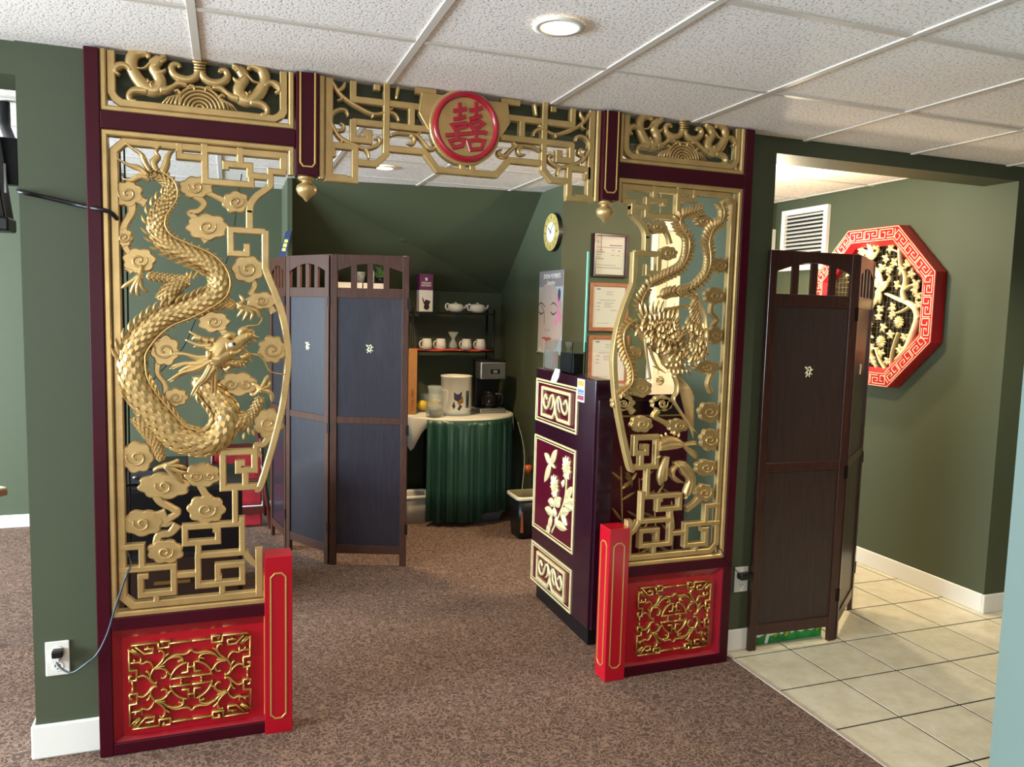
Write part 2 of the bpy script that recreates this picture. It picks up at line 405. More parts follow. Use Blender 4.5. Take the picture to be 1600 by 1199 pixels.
# hallway louvred window, slats one by one
wn = struct('window_1', M(), WHITE, origin=(4.2, 1.5, 2.0)) if 0 else None
WX = 4.2
def mx(px, py, X=WX): p = PX(px, py, X); return p[1], p[2]
ya, za = mx(1227, 331); yb, zb = mx(1299, 320); zc = 1.82
wm = M(); t = .035
for a, b, c_, d in ((ya-t, ya, zc, za), (yb, yb+t, zc, za), (yb+t, ya-t, za-t, za), (yb+t, ya-t, zc, zc+t)):
    wm.box(WX-.03, WX, a, b, c_, d)
win = struct('window_1', wm, WHITE, bev=.003)
put('louver_back', M().box(WX-.006, WX-.001, yb+t, ya-t, zc+t, za-t), mat('vent_dark', '15171a', .8), win)
n = 13
for k in range(n):
    z = zc + t + (k+.5)*(za-zc-2*t)/n
    put('slat', M().obox((WX-.016, (ya+yb)/2, z), (0, 1, 0), (.75, 0, .5), (-.5, 0, .75), (ya-yb)/2-t-.001, .013, .0018), WHITE, win)
# cream door in the far wall
dm = M().box(dx0+.05, dx1-.05, 1.93, 1.97, .01, 2.06)
door = struct('door_1', dm, mat('cream_door', 'e6d9bb', .45))
fr = M().box(dx0, dx0+.05, 1.885, 2.0, 0, 2.12).box(dx1-.05, dx1+.015, 1.885, 2.0, 0, 2.12).box(dx0+.05, dx1-.05, 1.885, 2.0, 2.06, 2.12)
put('door_frame', fr, WHITE, door, bev=.003)
put('door_handle', M().lathe([(.0, 0), (.012, 0), (.012, .03), (.027, .035), (.03, .05), (.022, .065), (0, .068)], (0, 0, 0), 16), STEEL, None, kind='structure').parent = door
bpy.data.objects['door_handle'].location = (dx1-.13-WL[door.name][0], 1.93-WL[door.name][1], .98); bpy.data.objects['door_handle'].rotation_euler = (PI/2, 0, 0)
del bpy.data.objects['door_handle']['kind']

# recessed downlights
LAMP = mat('lamp_glow', 'fff2d8', .5, emit='ffdca8', es=9)
def downlight(x, y, z, label, r=.062):
    t = thing('ceiling_light', label, 'light', (x, y, z), 'recessed downlights')
    put('trim_ring', M().lathe([(r*.78, 0), (r*1.12, 0), (r*1.15, -.004), (r*.8, -.006), (r*.78, -.001)], (x, y, z), 32, cap=False), WHITE, t)
    put('bulb', M().lathe([(0, -.001), (r*.45, -.0035), (r*.79, -.0015), (r*.79, .001)], (x, y, z), 28, cap=False), LAMP, t)
downlight(1.381, -.724, H, 'round recessed ceiling light glowing above the front of the archway')
downlight(1.392, 1.84, H2, 'round recessed ceiling light glowing beyond the archway before the sloped ceiling')
# ================================================================ carved archway
CX = 1.352                                    # its centre line
gate = thing('carved_archway', 'carved gold and maroon moon-gate archway spanning floor to ceiling', 'archway', (CX, 0, 0))
def mir(P): return [(2*CX - p[0],) + tuple(p[1:]) for p in P]
Y0, Y1 = -.004, .052                          # maroon frame front and back
def bar(name, x0, x1, z0, z1, y0=Y0, y1=Y1, mt=MAROON, par=gate, bev=.003, **k): return put(name, M().box(x0, x1, y0, y1, z0, z1), mt, par, bev=bev, **k)
for s in (0, 1):
    f = (lambda a, b: (a, b)) if s == 0 else (lambda a, b: (2*CX-b, 2*CX-a))
    bar('stile', *f(.137, .1785), 0, H-.003)
    bar('rail', *f(.1785, .756), 2.018, 2.072)
    bar('rail', *f(.1785, .66), .425, .468)
    bar('rail', *f(.1785, .66), 0, .042)
    # hanging post with gold inlay and turned finial
    a, b = f(.756, .829)
    post = bar('hanging_post', a, b, 1.925, H-.003, -.02, .066)
    xc = (a+b)/2; iw = .0235; il = M()
    pl = [(xc-iw, H-.003), (xc-iw, 1.965), (xc-iw+.009, 1.953), (xc+iw-.009, 1.953), (xc+iw, 1.965), (xc+iw, H-.003)]
    il.ribbon(pl, .0055, -.0225, -.018, ch=.001); put('gold_inlay', il, LINEGOLD, post)
    put('finial', M().lathe([(0, -.083), (.006, -.078), (.012, -.07), (.028, -.058), (.0345, -.043), (.031, -.03), (.017, -.02), (.015, -.015), (.026, -.011), (.029, -.005), (.029, 0)], (xc, .023, 1.925), 32), GOLD, post)
    # red newel post at the floor with gold inlay on two faces
    if s == 0: p0, p1 = .652, .744
    else: p0, p1 = 1.968, 2.058
    nz = .635
    np_ = put('red_post', M().box(p0, p1, -.016, .075, 0, nz), RED, gate, bev=.002)
    il = M()
    def rr(u0, u1, z0, z1, c=.014): return [(u0, z0+c), (u0+c, z0), (u1-c, z0), (u1, z0+c), (u1, z1-c), (u1-c, z1), (u0+c, z1), (u0, z1-c)]
    il.ribbon(rr(p0+.02, p1-.022, .055, nz-.06), .0055, -.0185, -.015, close=True, ch=.001)
    put('gold_inlay', il, LINEGOLD, np_)
    for xx, sg in ((p0, 1), (p1, -1)):
        side = M(lambda u, d, v, xx=xx, sg=sg: (xx + sg*d, u, v))
        side.ribbon(rr(.008, .058, .055, nz-.06), .0055, -.0025, .001, close=True, ch=.001); put('gold_inlay', side, LINEGOLD, np_)
    # lower panel
    a, b = f(.1785, .655)
    lp = put('base_panel', M().box(a, b, .02, .035, .042, .425), RED, gate, label='red lower panel with a gold openwork plaque')
    fm = M(); q0, q1 = f(.1785, .655)
    for i in range(4):
        o = [(q0, .042), (q1, .042), (q1, .425), (q0, .425)]; t = .028; n_ = [(q0+t, .042+t*.4), (q1-t*(1 if s else .1), .042+t*.4), (q1-t*(1 if s else .1), .425-t*1.2), (q0+t*(.1 if s else 1), .425-t*1.2)]
        if s: n_[0] = (q0+t*.1, n_[0][1])
        j = (i+1) % 4
        fm.add([(o[i][0], .003, o[i][1]), (o[j][0], .003, o[j][1]), (n_[j][0], .02, n_[j][1]), (n_[i][0], .02, n_[i][1])], [(0, 1, 2, 3)])
    put('panel_bevel', fm, mat('red_deep', '8a0a1c', .3, coat=.3), lp, kind='stuff')

# --- openwork plaque on the base panels (a quadrant is drawn, the rest mirrored)
Oq = [([(100, 250), (385, 215)], 0), ([(385, 215), (378, 280), (500, 268), (500, 200), (415, 210), (437, 242)], 0), ([(500, 225), (735, 198)], 0),
      ([(150, 262), (240, 335), (330, 325), (330, 275), (240, 285)], 0), ([(70, 292), (180, 352)], 0), ([(112, 285), (190, 342)], 0), ([(275, 262), (285, 285)], 0),
      ([(78, 290), (90, 510), (160, 500), (160, 610), (85, 618), (78, 570), (115, 565)], 0), ([(115, 615), (120, 690)], 0),
      ([(95, 430), (180, 442), (205, 436), (205, 378)], 0), ([(150, 420), (130, 392)], 0),
      ([(205, 438), (235, 430), (270, 415), (310, 435), (335, 478)], 1), ([(345, 480), (315, 530), (300, 575), (312, 612), (350, 640)], 1),
      ([(165, 580), (220, 560), (275, 585), (320, 633), (372, 640)], 1), ([(300, 560), (275, 520), (255, 520)], 1), ([(345, 640), (375, 625)], 1),
      ([(732, 302), (715, 298), (690, 325), (640, 340), (560, 345), (480, 390), (430, 440), (345, 482)], 1),
      ([(345, 482), (385, 450), (430, 400), (448, 350), (435, 310), (400, 300), (392, 318)], 1), ([(440, 375), (470, 345), (495, 325)], 1),
      ([(345, 490), (400, 468), (452, 455)], 1), ([(470, 400), (530, 370), (600, 362), (640, 385), (640, 430)], 1), ([(640, 395), (610, 402), (588, 415)], 1),
      ([(350, 492), (420, 485), (470, 510), (500, 545), (535, 548)], 1), ([(475, 515), (470, 560), (440, 585), (412, 580)], 1),
      ([(520, 592), (735, 563)], 0), ([(625, 530), (695, 520), (690, 420)], 0), ([(690, 470), (735, 463)], 0), ([(625, 592), (620, 614)], 0)]
def plaque(cx, cz, sx=1., mirror=False, par=None):
    m = M(); c0 = TR('O', [(728, 606)], .02)[0]
    for P, rnd in Oq:
        Q = [(x-c0[0], z-c0[1]) for x, z in TR('O', P, .02)]
        # take out the slant the plaque's far side has, keep it square
        Q = sp(Q, 4) if rnd else snap(Q) if len(P) != 2 and P[0] != (150, 262) else Q
        for a in (1, -1):
            for b in (1, -1):
                m.ribbon([(cx + a*q[0]*sx, cz + b*q[1]) for q in Q], .0068, .004, .021, rnd=True, taper=(1, 1, 1, .6) if rnd else None)
    rr_ = .0665
    for a0, a1 in ((8, 78), (102, 172), (188, 258), (282, 352)):
        m.ribbon([(cx + rr_*sx*math.cos(math.radians(t_)), cz + rr_*math.sin(math.radians(t_))) for t_ in np.linspace(a0, a1, 14)], .0068, .004, .021, rnd=True)
    put('plaque', m, mat('gold_plaque', 'c9a85e', .3, .8), par, kind='stuff')
lps = [o for o in gate.children if o.name.startswith('base_panel')]
c0 = TR('O', [(728, 606)], .02)[0]
plaque(c0[0], c0[1], 1, par=lps[0]); plaque(2*CX - c0[0] + .01, c0[1]+.003, .92, par=lps[1])

# --- fret panels: keys in one line drawing, mirrored for the other side
keys = [('A', [(400, 80), (400, 146), (532, 146)]), ('A', [(532, 85), (532, 277), (775, 290), (775, 250)]),
        ('A', [(718, 105), (718, 186)]), ('A', [(643, 216), (643, 187), (768, 190), (768, 262)]), ('A', [(768, 248), (875, 252), (875, 226), (955, 232)]),
        ('A', [(875, 252), (875, 306)]),
        ('A', [(847, 540), (667, 532), (667, 652), (752, 655), (752, 618), (735, 618)]), ('A', [(765, 430), (765, 530)]), ('A', [(847, 535), (847, 735)]),
        ('B', [(825, 868), (628, 878), (628, 692), (792, 690), (792, 782), (708, 782), (708, 748), (742, 745)]), ('B', [(745, 782), (745, 865)]),
        ('K', [(910, 205), (910, 450)]), ('K', [(960, 405), (960, 665)]), ('K', [(960, 455), (548, 468), (548, 600), (787, 585), (787, 498), (748, 502)]),
        ('K', [(645, 600), (645, 680)]), ('K', [(985, 663), (642, 690), (642, 905), (962, 870), (962, 748), (785, 765), (785, 850), (815, 845)]),
        ('K', [(817, 890), (817, 958)]), ('K', [(642, 818), (480, 838)]), ('K', [(75, 795), (467, 768), (467, 950), (232, 968), (232, 838), (285, 832)]),
        ('K', [(345, 965), (345, 1020)]), ('K', [(240, 790), (240, 620), (80, 630)])]
curve = TR('A', [(875, 300), (848, 322), (800, 358), (772, 400), (765, 440)])
moon = TR('A', [(847, 728), (862, 770), (885, 825), (915, 905), (938, 980), (955, 1060), (966, 1150)]) + TR('B', [(968, 200), (965, 250), (950, 380), (930, 490), (897, 620), (866, 730), (822, 868), (800, 880)])
arc = TR('K', [(985, 655), (1000, 690), (1030, 728), (1065, 750), (1092, 755)])
x0_, x1_, zt, zb_ = .1785, .752, 2.018, .468
for s in (0, 1):
    g = (lambda P: P) if s == 0 else mir
    m = M()
    W = .0215
    for z, P in keys: m.ribbon(g(snap(TR(z, P))), W if z != 'K' else .0195, .006, .036, ch=.003)
    m.ribbon(g(sp(curve, 4)), W, .006, .036); m.ribbon(g(sp(moon, 4)), .022, .004, .036); m.ribbon(g(sp(arc, 4)), .0195, .006, .036)
    fp = put('fret_panel', m, GOLD, gate, label='gold openwork panel with a dragon' if s == 0 else 'gold openwork panel with a phoenix')
    b = M(); bx = x0_ + .0225 + .012; xi = x1_ - .0225 - .012; zi = zt - .02 - .012; zl = zb_ + .018 + .013; k = .03
    b.ribbon(g([(xi, 1.93), (xi, zi), (bx+k, zi), (bx, zi-k), (bx, zl+k), (bx+k, zl), (.655, zl)]), .024, .006, .036, ch=.003)
    xe = TR('K', [(1090, 850)])[0][0]
    b.ribbon(g([(xe-.003, .66), (xe-.003, zl)]), .024, .006, .036)
    put('inner_border', b, GOLD, fp)
    b = M(); b.ribbon(g([(x1_-.0095, 1.925), (x1_-.0095, zt-.0095), (x0_+.0095, zt-.0095), (x0_+.0095, zb_+.0075), (.655, zb_+.0075)]), .019, -.001, .04, ch=.004)
    put('outer_molding', b, GOLD, fp)
    # the small panel above it
    tb = M(); kk = .028
    tb.ribbon(g([(x0_+.0315, H-.004), (x0_+.0315, 2.072+.03+kk), (x0_+.0315+.01, 2.072+.03+.012), (x0_+.0315+kk, 2.072+.03), (x1_-.0345-kk, 2.072+.03), (x1_-.0345-.01, 2.072+.03+.012), (x1_-.0345, 2.072+.03+kk), (x1_-.0345, H-.004)]), .023, .006, .036)
    tp = put('top_panel', tb, GOLD, gate)
    b = M(); b.ribbon(g([(x0_+.0095, H-.004), (x0_+.0095, 2.072+.0085), (x1_-.0095, 2.072+.0085), (x1_-.0095, H-.004)]), .018, -.001, .04, ch=.004)
    put('outer_molding', b, GOLD, tp)
    # small facing dragons, vase with scrolls, rayed mound
    xm = TR('T', [(812, 300)])[0][0]
    halves = [([(415, 100), (395, 68), (350, 55), (295, 72), (272, 130), (285, 190), (325, 260), (380, 320), (430, 345), (480, 335), (500, 285), (480, 225), (452, 185), (455, 135), (500, 110)], .042, (.35, .8, 1, 1, 1.1, 1.2, 1, .9, .9)),
              ([(405, 355), (310, 350), (268, 370), (255, 400), (272, 435), (315, 440)], .03, (1, .9, .7, .7, .6)),
              ([(275, 195), (235, 160), (190, 155), (150, 175), (145, 205), (185, 232)], .03, (.7, .8, 1, .9, .3)),
              ([(500, 345), (560, 345), (610, 318), (650, 298), (712, 312)], .03, (1.2, .9, .6, .8, .5)),
              ([(325, 180), (375, 180), (415, 150), (450, 130)], .012, (.4, 1, 1.4)), ([(455, 165), (495, 115), (545, 85)], .03, (1.2, 1, .5)), ([(470, 215), (520, 210), (545, 190)], .02, (1, .9, .4)),
              ([(505, 130), (550, 110)], .018, (1, .4)), ([(410, 290), (400, 262)], .012, (1.4, .2)), ([(440, 340), (425, 300), (445, 285)], .012, (1.2, .5)),
              ([(800, 200), (780, 245), (725, 268), (660, 258), (610, 228), (588, 185), (605, 152), (640, 155), (655, 178)], .028, (1, 1, 1.1, 1, .9, .8, .5)),
              ([(715, 335), (735, 318), (765, 328), (770, 358)], .014, (.5, 1, 1, .4)), ([(612, 362), (640, 355), (665, 385)], .014, (.5, 1, .6))]
    cd = [M(), M()]; carv = M()
    for half, wd, tpz in halves:
        P = sp(TR('T', half), 4)
        for a in (0, 1):
            Q = P if a == 0 else [(2*xm - p[0], p[1]) for p in P]
            tgt = cd[a] if halves.index((half, wd, tpz)) < 10 else carv
            tgt.ribbon(g(Q), wd*.88, .004, .03, rnd=True, taper=tpz)
    for a in (0, 1): put('carved_dragon', cd[a], GOLD, tp)
    v0 = TR('T', [(803, 100), (803, 215)]); vw = .034
    for q in range(5):
        zz = v0[1][1] + (v0[0][1]-v0[1][1])*(q+.5)/5
        carv.ribbon(g([(xm-vw/2-.004*(q > 2), zz), (xm+vw/2+.004*(q > 2), zz)]), .0085, .004, .03, rnd=True)
    carv.ribbon(g([(xm-.045, v0[0][1]+.004), (xm+.045, v0[0][1]+.004)]), .01, .002, .03)
    put('scrollwork', carv, GOLD, tp, kind='stuff')
    mo = M(); zc_ = 2.072+.038
    for rr2 in (.012, .024, .036, .048, .06, .072):
        mo.ribbon(g([(xm + rr2*math.cos(t_), zc_ + rr2*.92*math.sin(t_)) for t_ in np.linspace(0, PI, 16)]), .0105, .006, .03, rnd=True)
    for sg in (-1, 1):
        for q in range(5):
            mo.ribbon(g([(xm+sg*(.112-q*.012), zc_), (xm+sg*(.095-q*.009), zc_+.022+q*.003), (xm+sg*(.06-q*.004), zc_+.038+q*.003)]), .009, .008, .03, rnd=True)
    put('rayed_mound', mo, GOLD, tp, kind='stuff')

# --- header panel in the middle with the medallion
m = M(); mc = M()
Ck = [[(345, 905), (345, 640), (155, 640), (155, 692), (188, 692)], [(92, 895), (370, 905)], [(370, 768), (520, 775), (605, 700), (605, 100)],
      [(620, 650), (925, 668), (1035, 828), (1290, 840)], [(1243, 735), (1243, 850)], [(325, 425), (860, 470), (1010, 485)], [(332, 410), (332, 572), (465, 582), (465, 528), (425, 522)],
      [(332, 90), (332, 240), (600, 262), (1010, 305)], [(820, 290), (820, 455)], [(530, 120), (515, 165), (505, 195)][:2], [(850, 165), (1020, 185)]]
for P in Ck:
    Q = snap(TR('C', P))
    for g in (lambda P: P, mir): m.ribbon(g(Q), .0225, .006, .036)
Cs = [([(140, 65), (170, 115), (210, 180), (280, 245), (400, 318), (500, 362), (590, 350), (660, 312)], (.5, 1.1, 1.1, 1, .9, .9, .5)), ([(590, 350), (660, 352), (700, 385), (712, 425)], (1, .9, .4)),
      ([(205, 170), (248, 140), (262, 100)], (1, 1.1, .6)), ([(240, 205), (235, 235), (200, 250)], (1, .8, .4)), ([(500, 362), (492, 395)], (1, .4)), ([(710, 135), (690, 240)], (1, .8)),
      ([(290, 380), (275, 335), (225, 322), (165, 350), (140, 405), (170, 480), (225, 560), (320, 610), (430, 650), (520, 630), (555, 595), (540, 562), (512, 572)], (.5, .8, 1, 1.1, 1.1, 1.2, 1, 1, 1, .5)),
      ([(195, 500), (250, 492), (250, 455), (222, 440)], (1, .9, .5)), ([(240, 565), (235, 605)], (1, .4)), ([(430, 648), (458, 690), (462, 735)], (1, .8, .4)),
      ([(640, 545), (700, 522), (800, 528), (865, 545), (920, 600), (965, 652), (1015, 645), (1020, 622), (995, 600)], (.7, 1, .9, 1, 1.2, 1, .5)),
      ([(810, 535), (845, 570), (828, 612), (780, 602)], (1, 1, .5)), ([(860, 545), (895, 515)], (1, .4))]
for P, tpz in Cs:
    Q = sp(TR('C', P), 4)
    for g in (lambda P: P, mir): mc.ribbon(g(Q), .0155, .004, .032, rnd=True, taper=tpz)
hp = put('header_panel', m, GOLD, gate, label='gold openwork header panel with scrolls')
put('scrollwork', mc, GOLD, hp, kind='stuff')
for g in (lambda P: P, mir):
    b = M(); b2 = M(); b.ribbon(g([(.865, H-.004), (.865, 1.928), (.925, 1.928)]), .026, .006, .036); b2.ribbon(g([(.8395, H-.004), (.8395, 1.92)]), .02, -.001, .04, ch=.004)
    put('inner_border', b, GOLD, hp); put('outer_molding', b2, GOLD, hp)
mcx, mcz = TR('M', [(492, 590)], -.012)[0]
mcz += .002
md = put('medallion', M().prism([(mcx-.16, mcz+.105), (mcx-.17, mcz+.035), (mcx-.135, mcz-.02), (mcx+.135, mcz-.02), (mcx+.17, mcz+.035), (mcx+.16, mcz+.105)], .004, .036).disc(mcx, mcz, .132, .0, .04, 48), GOLD, gate,
         label='round gold medallion with red double-happiness character')
put('disc', M().disc(mcx, mcz, .118, -.006, .0, 48), GOLD, md)
put('red_ring', M().ribbon([(mcx+.112*math.cos(2*PI*i/56), mcz+.112*math.sin(2*PI*i/56)) for i in range(56)], .021, -.022, 0, close=True, rnd=True), REDM, md)
G = M()
for P, cl in (([(385, 200), (385, 335), (375, 480)], 0), ([(285, 325), (330, 330), (495, 300)], 0), ([(285, 465), (380, 450), (485, 420)], 0), ([(262, 550), (330, 545), (470, 525), (478, 575), (310, 620)], 1),
              ([(345, 620), (345, 780)], 0), ([(165, 712), (480, 690), (700, 668), (770, 665), (815, 690)], 0), ([(235, 800), (350, 775), (460, 785), (425, 880), (300, 905)], 1),
              ([(640, 190), (640, 400)], 0), ([(535, 325), (650, 320), (745, 280)], 0), ([(535, 462), (600, 450), (735, 405)], 0), ([(535, 545), (600, 510), (700, 498), (758, 535), (700, 585), (590, 605)], 1),
              ([(640, 600), (640, 800)], 0), ([(515, 805), (640, 785), (770, 805), (725, 925), (560, 940)], 1)):
    G.ribbon(TR('M', P, -.012), .0145, -.014, -.004, close=bool(cl), ch=.0022)
put('double_happiness', G, REDM, md)

# --- clouds
def cloud(z, cx, cy, wpx, hpx, spin=1, seed=0, par=None, two=False, flip=None, tails=()):
    m = M(); s = ZM[z][2]; rnd = random.Random(seed); wpx *= 1.13; hpx *= 1.2
    def W_(P): return TR(z, P)
    def mp(P): return P
    n = 7 + seed % 2; out = []
    for k in range(n*6):
        t_ = 2*PI*k/(n*6); r = .86 + .16*abs(math.sin(n*t_/2 + seed))
        out.append((cx + wpx/2*r*math.cos(t_), cy + hpx/2*r*math.sin(t_)))
    m.prism(W_(out), .012, .034, ch=.004, smooth=False)
    def spiral(ax, ay, R_, sg):
        P = []
        for k in range(26):
            q = k/25; a = sg*(q*4.2*PI*.62 - .4) + (0 if sg > 0 else PI); r = R_*(1 - .82*q)
            P.append((ax + r*math.cos(a), ay + r*.85*math.sin(a)))
        m.ribbon(W_(P), .0075, .005, .015, rnd=True, taper=(.5, 1, 1, 1, .9))
    if two: spiral(cx - wpx*.18, cy+2, hpx*.27, 1); spiral(cx + wpx*.2, cy, hpx*.25, -1)
    else: spiral(cx, cy, min(wpx, hpx)*.34, spin)
    for tl, wd in tails: m.ribbon(sp(W_(tl), 5), wd, .013, .034, taper=(1.2, .9, .9, 1.1), ch=.004)
    return put('cloud', m, GOLD, par)
fps = [o for o in gate.children if o.name.startswith('fret_panel')]
FL, FR = fps
i = 0
for a in [('A', 130, 342, 150, 120, -1, [([(190, 370), (225, 390)], .03), ([(150, 395), (150, 440), (115, 500), (100, 560)], .026)]),
          ('A', 112, 570, 85, 90, 1, [([(110, 600), (130, 640), (170, 670)], .024)]), ('A', 190, 690, 160, 115, 1, [([(130, 720), (160, 745)], .03)]),
          ('A', 488, 308, 165, 100, -1, [([(540, 330), (590, 355), (640, 378)], .022), ([(480, 350), (530, 390), (500, 430), (455, 440), (500, 480)], .022)]),
          ('A', 695, 385, 130, 100, 1, []), ('A', 545, 515, 200, 120, 1, [([(520, 560), (545, 590)], .028)]), ('A', 757, 735, 155, 125, -1, [([(780, 790), (795, 820), (770, 870)], .02)]),
          ('A', 830, 900, 150, 80, 1, [([(870, 920), (895, 960)], .025)]), ('A', 580, 1010, 150, 95, 1, [([(610, 1040), (640, 1070)], .025)]),
          ('B', 885, 155, 135, 125, 1, []), ('B', 325, 160, 140, 140, -1, [([(290, 220), (285, 280), (320, 330), (330, 380)], .02)]), ('B', 380, 405, 125, 85, 1, []),
          ('B', 705, 335, 180, 110, 1, [([(650, 370), (620, 390)], .03)]), ('B', 865, 540, 145, 130, 1, [([(880, 590), (840, 650), (800, 660), (815, 715)], .022)]),
          ('B', 178, 718, 160, 140, -1, []), ('B', 320, 868, 250, 115, -1, [([(270, 900), (300, 950), (360, 985), (390, 1010), (330, 1050), (320, 1080)], .024)]),
          ('B', 520, 812, 170, 105, 1, [([(510, 860), (530, 905), (560, 940)], .024)]), ('B', 540, 990, 180, 125, 1, []), ('B', 205, 1062, 200, 115, -1, [([(270, 1030), (330, 1010)], .03)]),
          ('K', 405, 662, 240, 145, 1, [([(490, 470), (440, 530), (360, 545), (345, 610)], .026), ([(380, 400), (440, 470)], .02)])]:
    z, cx_, cy_, w_, h_, sp_, tl = a
    cloud(z, cx_, cy_, w_, h_, sp_, i, FL, two=(z, cx_) in (('B', 705), ('B', 520)), tails=tl); i += 1
for a in [('P', 345, 455, 190, 130, -1, [([(430, 480), (470, 560), (490, 640)], .02)]), ('P', 460, 745, 190, 130, 1, []), ('P', 850, 390, 170, 110, -1, []), ('P', 1030, 880, 150, 150, 1, [([(1040, 900), (1060, 960)], .02)]),
          ('Q', 950, 135, 180, 140, 1, [([(940, 180), (920, 290), (980, 360), (930, 430)], .02)]), ('Q', 955, 505, 130, 150, 1, []), ('Q', 880, 805, 220, 110, -1, [([(930, 860), (890, 960), (920, 1040)], .02)]),
          ('Q', 200, 675, 150, 110, 1, []), ('Q', 255, 1000, 190, 150, 1, []), ('Q', 455, 1140, 180, 120, 1, []), ('Q', 90, 1140, 200, 130, 1, [([(150, 1180), (190, 1230)], .025)]),
          ('S', 575, 85, 190, 120, 1, [([(540, 150), (490, 210), (560, 250), (640, 290)], .02)]), ('S', 360, 290, 210, 150, 1, []), ('S', 740, 305, 210, 120, 1, [([(720, 350), (700, 400)], .025)]),
          ('S', 1065, 165, 200, 180, 1, []), ('S', 1070, 455, 180, 200, 1, []), ('S', 1030, 745, 200, 150, 1, []), ('S', 1010, 1005, 170, 160, 1, [([(960, 1070), (900, 1130), (830, 1180)], .028)]),
          ('S', 150, 70, 160, 120, 1, [])]:
    z, cx_, cy_, w_, h_, sp_, tl = a
    cloud(z, cx_, cy_, w_, h_, sp_, i, FR, tails=tl); i += 1
# ================================================================ the dragon
def scaly(m, P, R_, d0=.02, flat=.75, ls=.026, nw=5.6, step=.0032, amp=.0066, nth=34):
    P = sp(P, 14); P = [np.array(p) for p in P]
    L = [0]
    for a, b in zip(P, P[1:]): L.append(L[-1] + np.linalg.norm(b-a))
    T_ = L[-1]; n = int(T_/step); rs = []
    px = np.interp(np.linspace(0, T_, n), L, [p[0] for p in P]); pz = np.interp(np.linspace(0, T_, n), L, [p[1] for p in P])
    for i in range(n):
        a, b = max(i-2, 0), min(i+2, n-1); t = np.array([px[b]-px[a], pz[b]-pz[a]]); t /= np.linalg.norm(t)
        nn = np.array([-t[1], t[0]]); q = i/(n-1); r = np.interp(q, np.linspace(0, 1, len(R_)), R_); s_ = q*T_/ls
        ring = []
        for j in range(nth):
            th = -PI/2 - .25 + (PI + .5)*j/(nth-1); uu = th/(PI)*nw
            h = 0; i0 = math.floor(s_)
            for ii in (i0-1, i0, i0+1):
                bb_ = (uu + .5*(ii % 2)) % 1 - .5; e = ii + .95*math.sqrt(max(0, 1 - 4*bb_*bb_))
                if s_ < e: h = 1 - min(e - s_, 1.6)*.62; break
            rr = r + amp*(h-.3)*min(1, r/.02)
            ring.append((px[i] + nn[0]*rr*math.sin(th), d0 - rr*flat*math.cos(th), pz[i] + nn[1]*rr*math.sin(th)))
        rs.append(ring)
    m.rings(rs, True, False, smooth=True); return m
def plates(m, P, R_, d0=.02, flat=.75, size=.62, r0=.0):
    # overlapping carved scales laid over a limb, tips towards the tail
    P = sp(P, 14); P = [np.array(p) for p in P]; L = [0]
    for a, b in zip(P, P[1:]): L.append(L[-1] + np.linalg.norm(b-a))
    T_ = L[-1]; s_ = .004; row = 0
    def fr(q, th, lift=0):
        q = min(max(q, 0), T_); x = np.interp(q, L, [p[0] for p in P]); z = np.interp(q, L, [p[1] for p in P])
        a = min(q+.004, T_); b = max(q-.004, 0)
        t = np.array([np.interp(a, L, [p[0] for p in P]) - np.interp(b, L, [p[0] for p in P]), np.interp(a, L, [p[1] for p in P]) - np.interp(b, L, [p[1] for p in P])]); t /= np.linalg.norm(t)
        r = np.interp(q/T_, np.linspace(0, 1, len(R_)), R_) + lift
        return (x - t[1]*r*math.sin(th), d0 - r*flat*math.cos(th), z + t[0]*r*math.sin(th)), r
    while s_ < T_ - .004:
        r = np.interp(s_/T_, np.linspace(0, 1, len(R_)), R_); sl = max(.012, min(r*size*1.25, .034)); n = 5 if r > .02 else 4 if r > .014 else 3
        dth = 2.7/n
        for j in range(-n//2 - 1, n//2 + 2):
            th = (j + .5*(row % 2))*dth
            if abs(th) > 1.62: continue
            out = []; c, _ = fr(s_ - sl*.1, th, .0058)
            for a_, b_, h_ in ((.75, -.52, -.001), (.1, -.56, .001), (-.3, -.42, .003), (-.52, -.18, .0045), (-.58, 0, .005), (-.52, .18, .0045), (-.3, .42, .003), (.1, .56, .001), (.75, .52, -.001)):
                out.append(fr(s_ + a_*sl, th + b_*dth, h_)[0])
            low = [fr(s_ + a_*sl, th + b_*dth, -.002)[0] for a_, b_ in ((.75, -.52), (.1, -.56), (-.3, -.42), (-.52, -.18), (-.58, 0), (-.52, .18), (-.3, .42), (.1, .56), (.75, .52))]
            m.add(out + [c] + low, [(k, k+1, 9) for k in range(8)] + [(k+10, k+11, k+1, k) for k in range(8)])
        s_ += sl*.62; row += 1
    return m
def TRD(z, P): return TR(z, P, -.012)
body = TRD('A', [(250, 232), (300, 250), (348, 292), (352, 350), (315, 400), (285, 450), (280, 520), (330, 595), (430, 645), (530, 690), (590, 745), (612, 810), (590, 860), (520, 905), (430, 945), (320, 985), (225, 1060), (160, 1150)]) + \
    TRD('B', [(148, 220), (160, 320), (215, 420), (300, 520), (385, 610), (470, 640), (560, 640), (628, 570), (640, 490), (600, 420), (540, 350), (520, 290)])
rad = [.012, .017, .02, .024, .0265, .029, .031, .032, .034, .035, .033, .031, .034, .038, .041, .043, .045, .046, .046, .046, .046, .046, .045, .043, .04, .034]
dm_ = scaly(M(), body, rad, amp=.0, step=.006, nth=24)
drg = put('dragon', dm_, GOLD2, FL, label='high-relief scaly gold dragon')
sc = plates(M(), body, rad); put('scales', sc, GOLD2, FL, kind='stuff')
bl = M(); Pb = sp(body, 8); Q_ = []
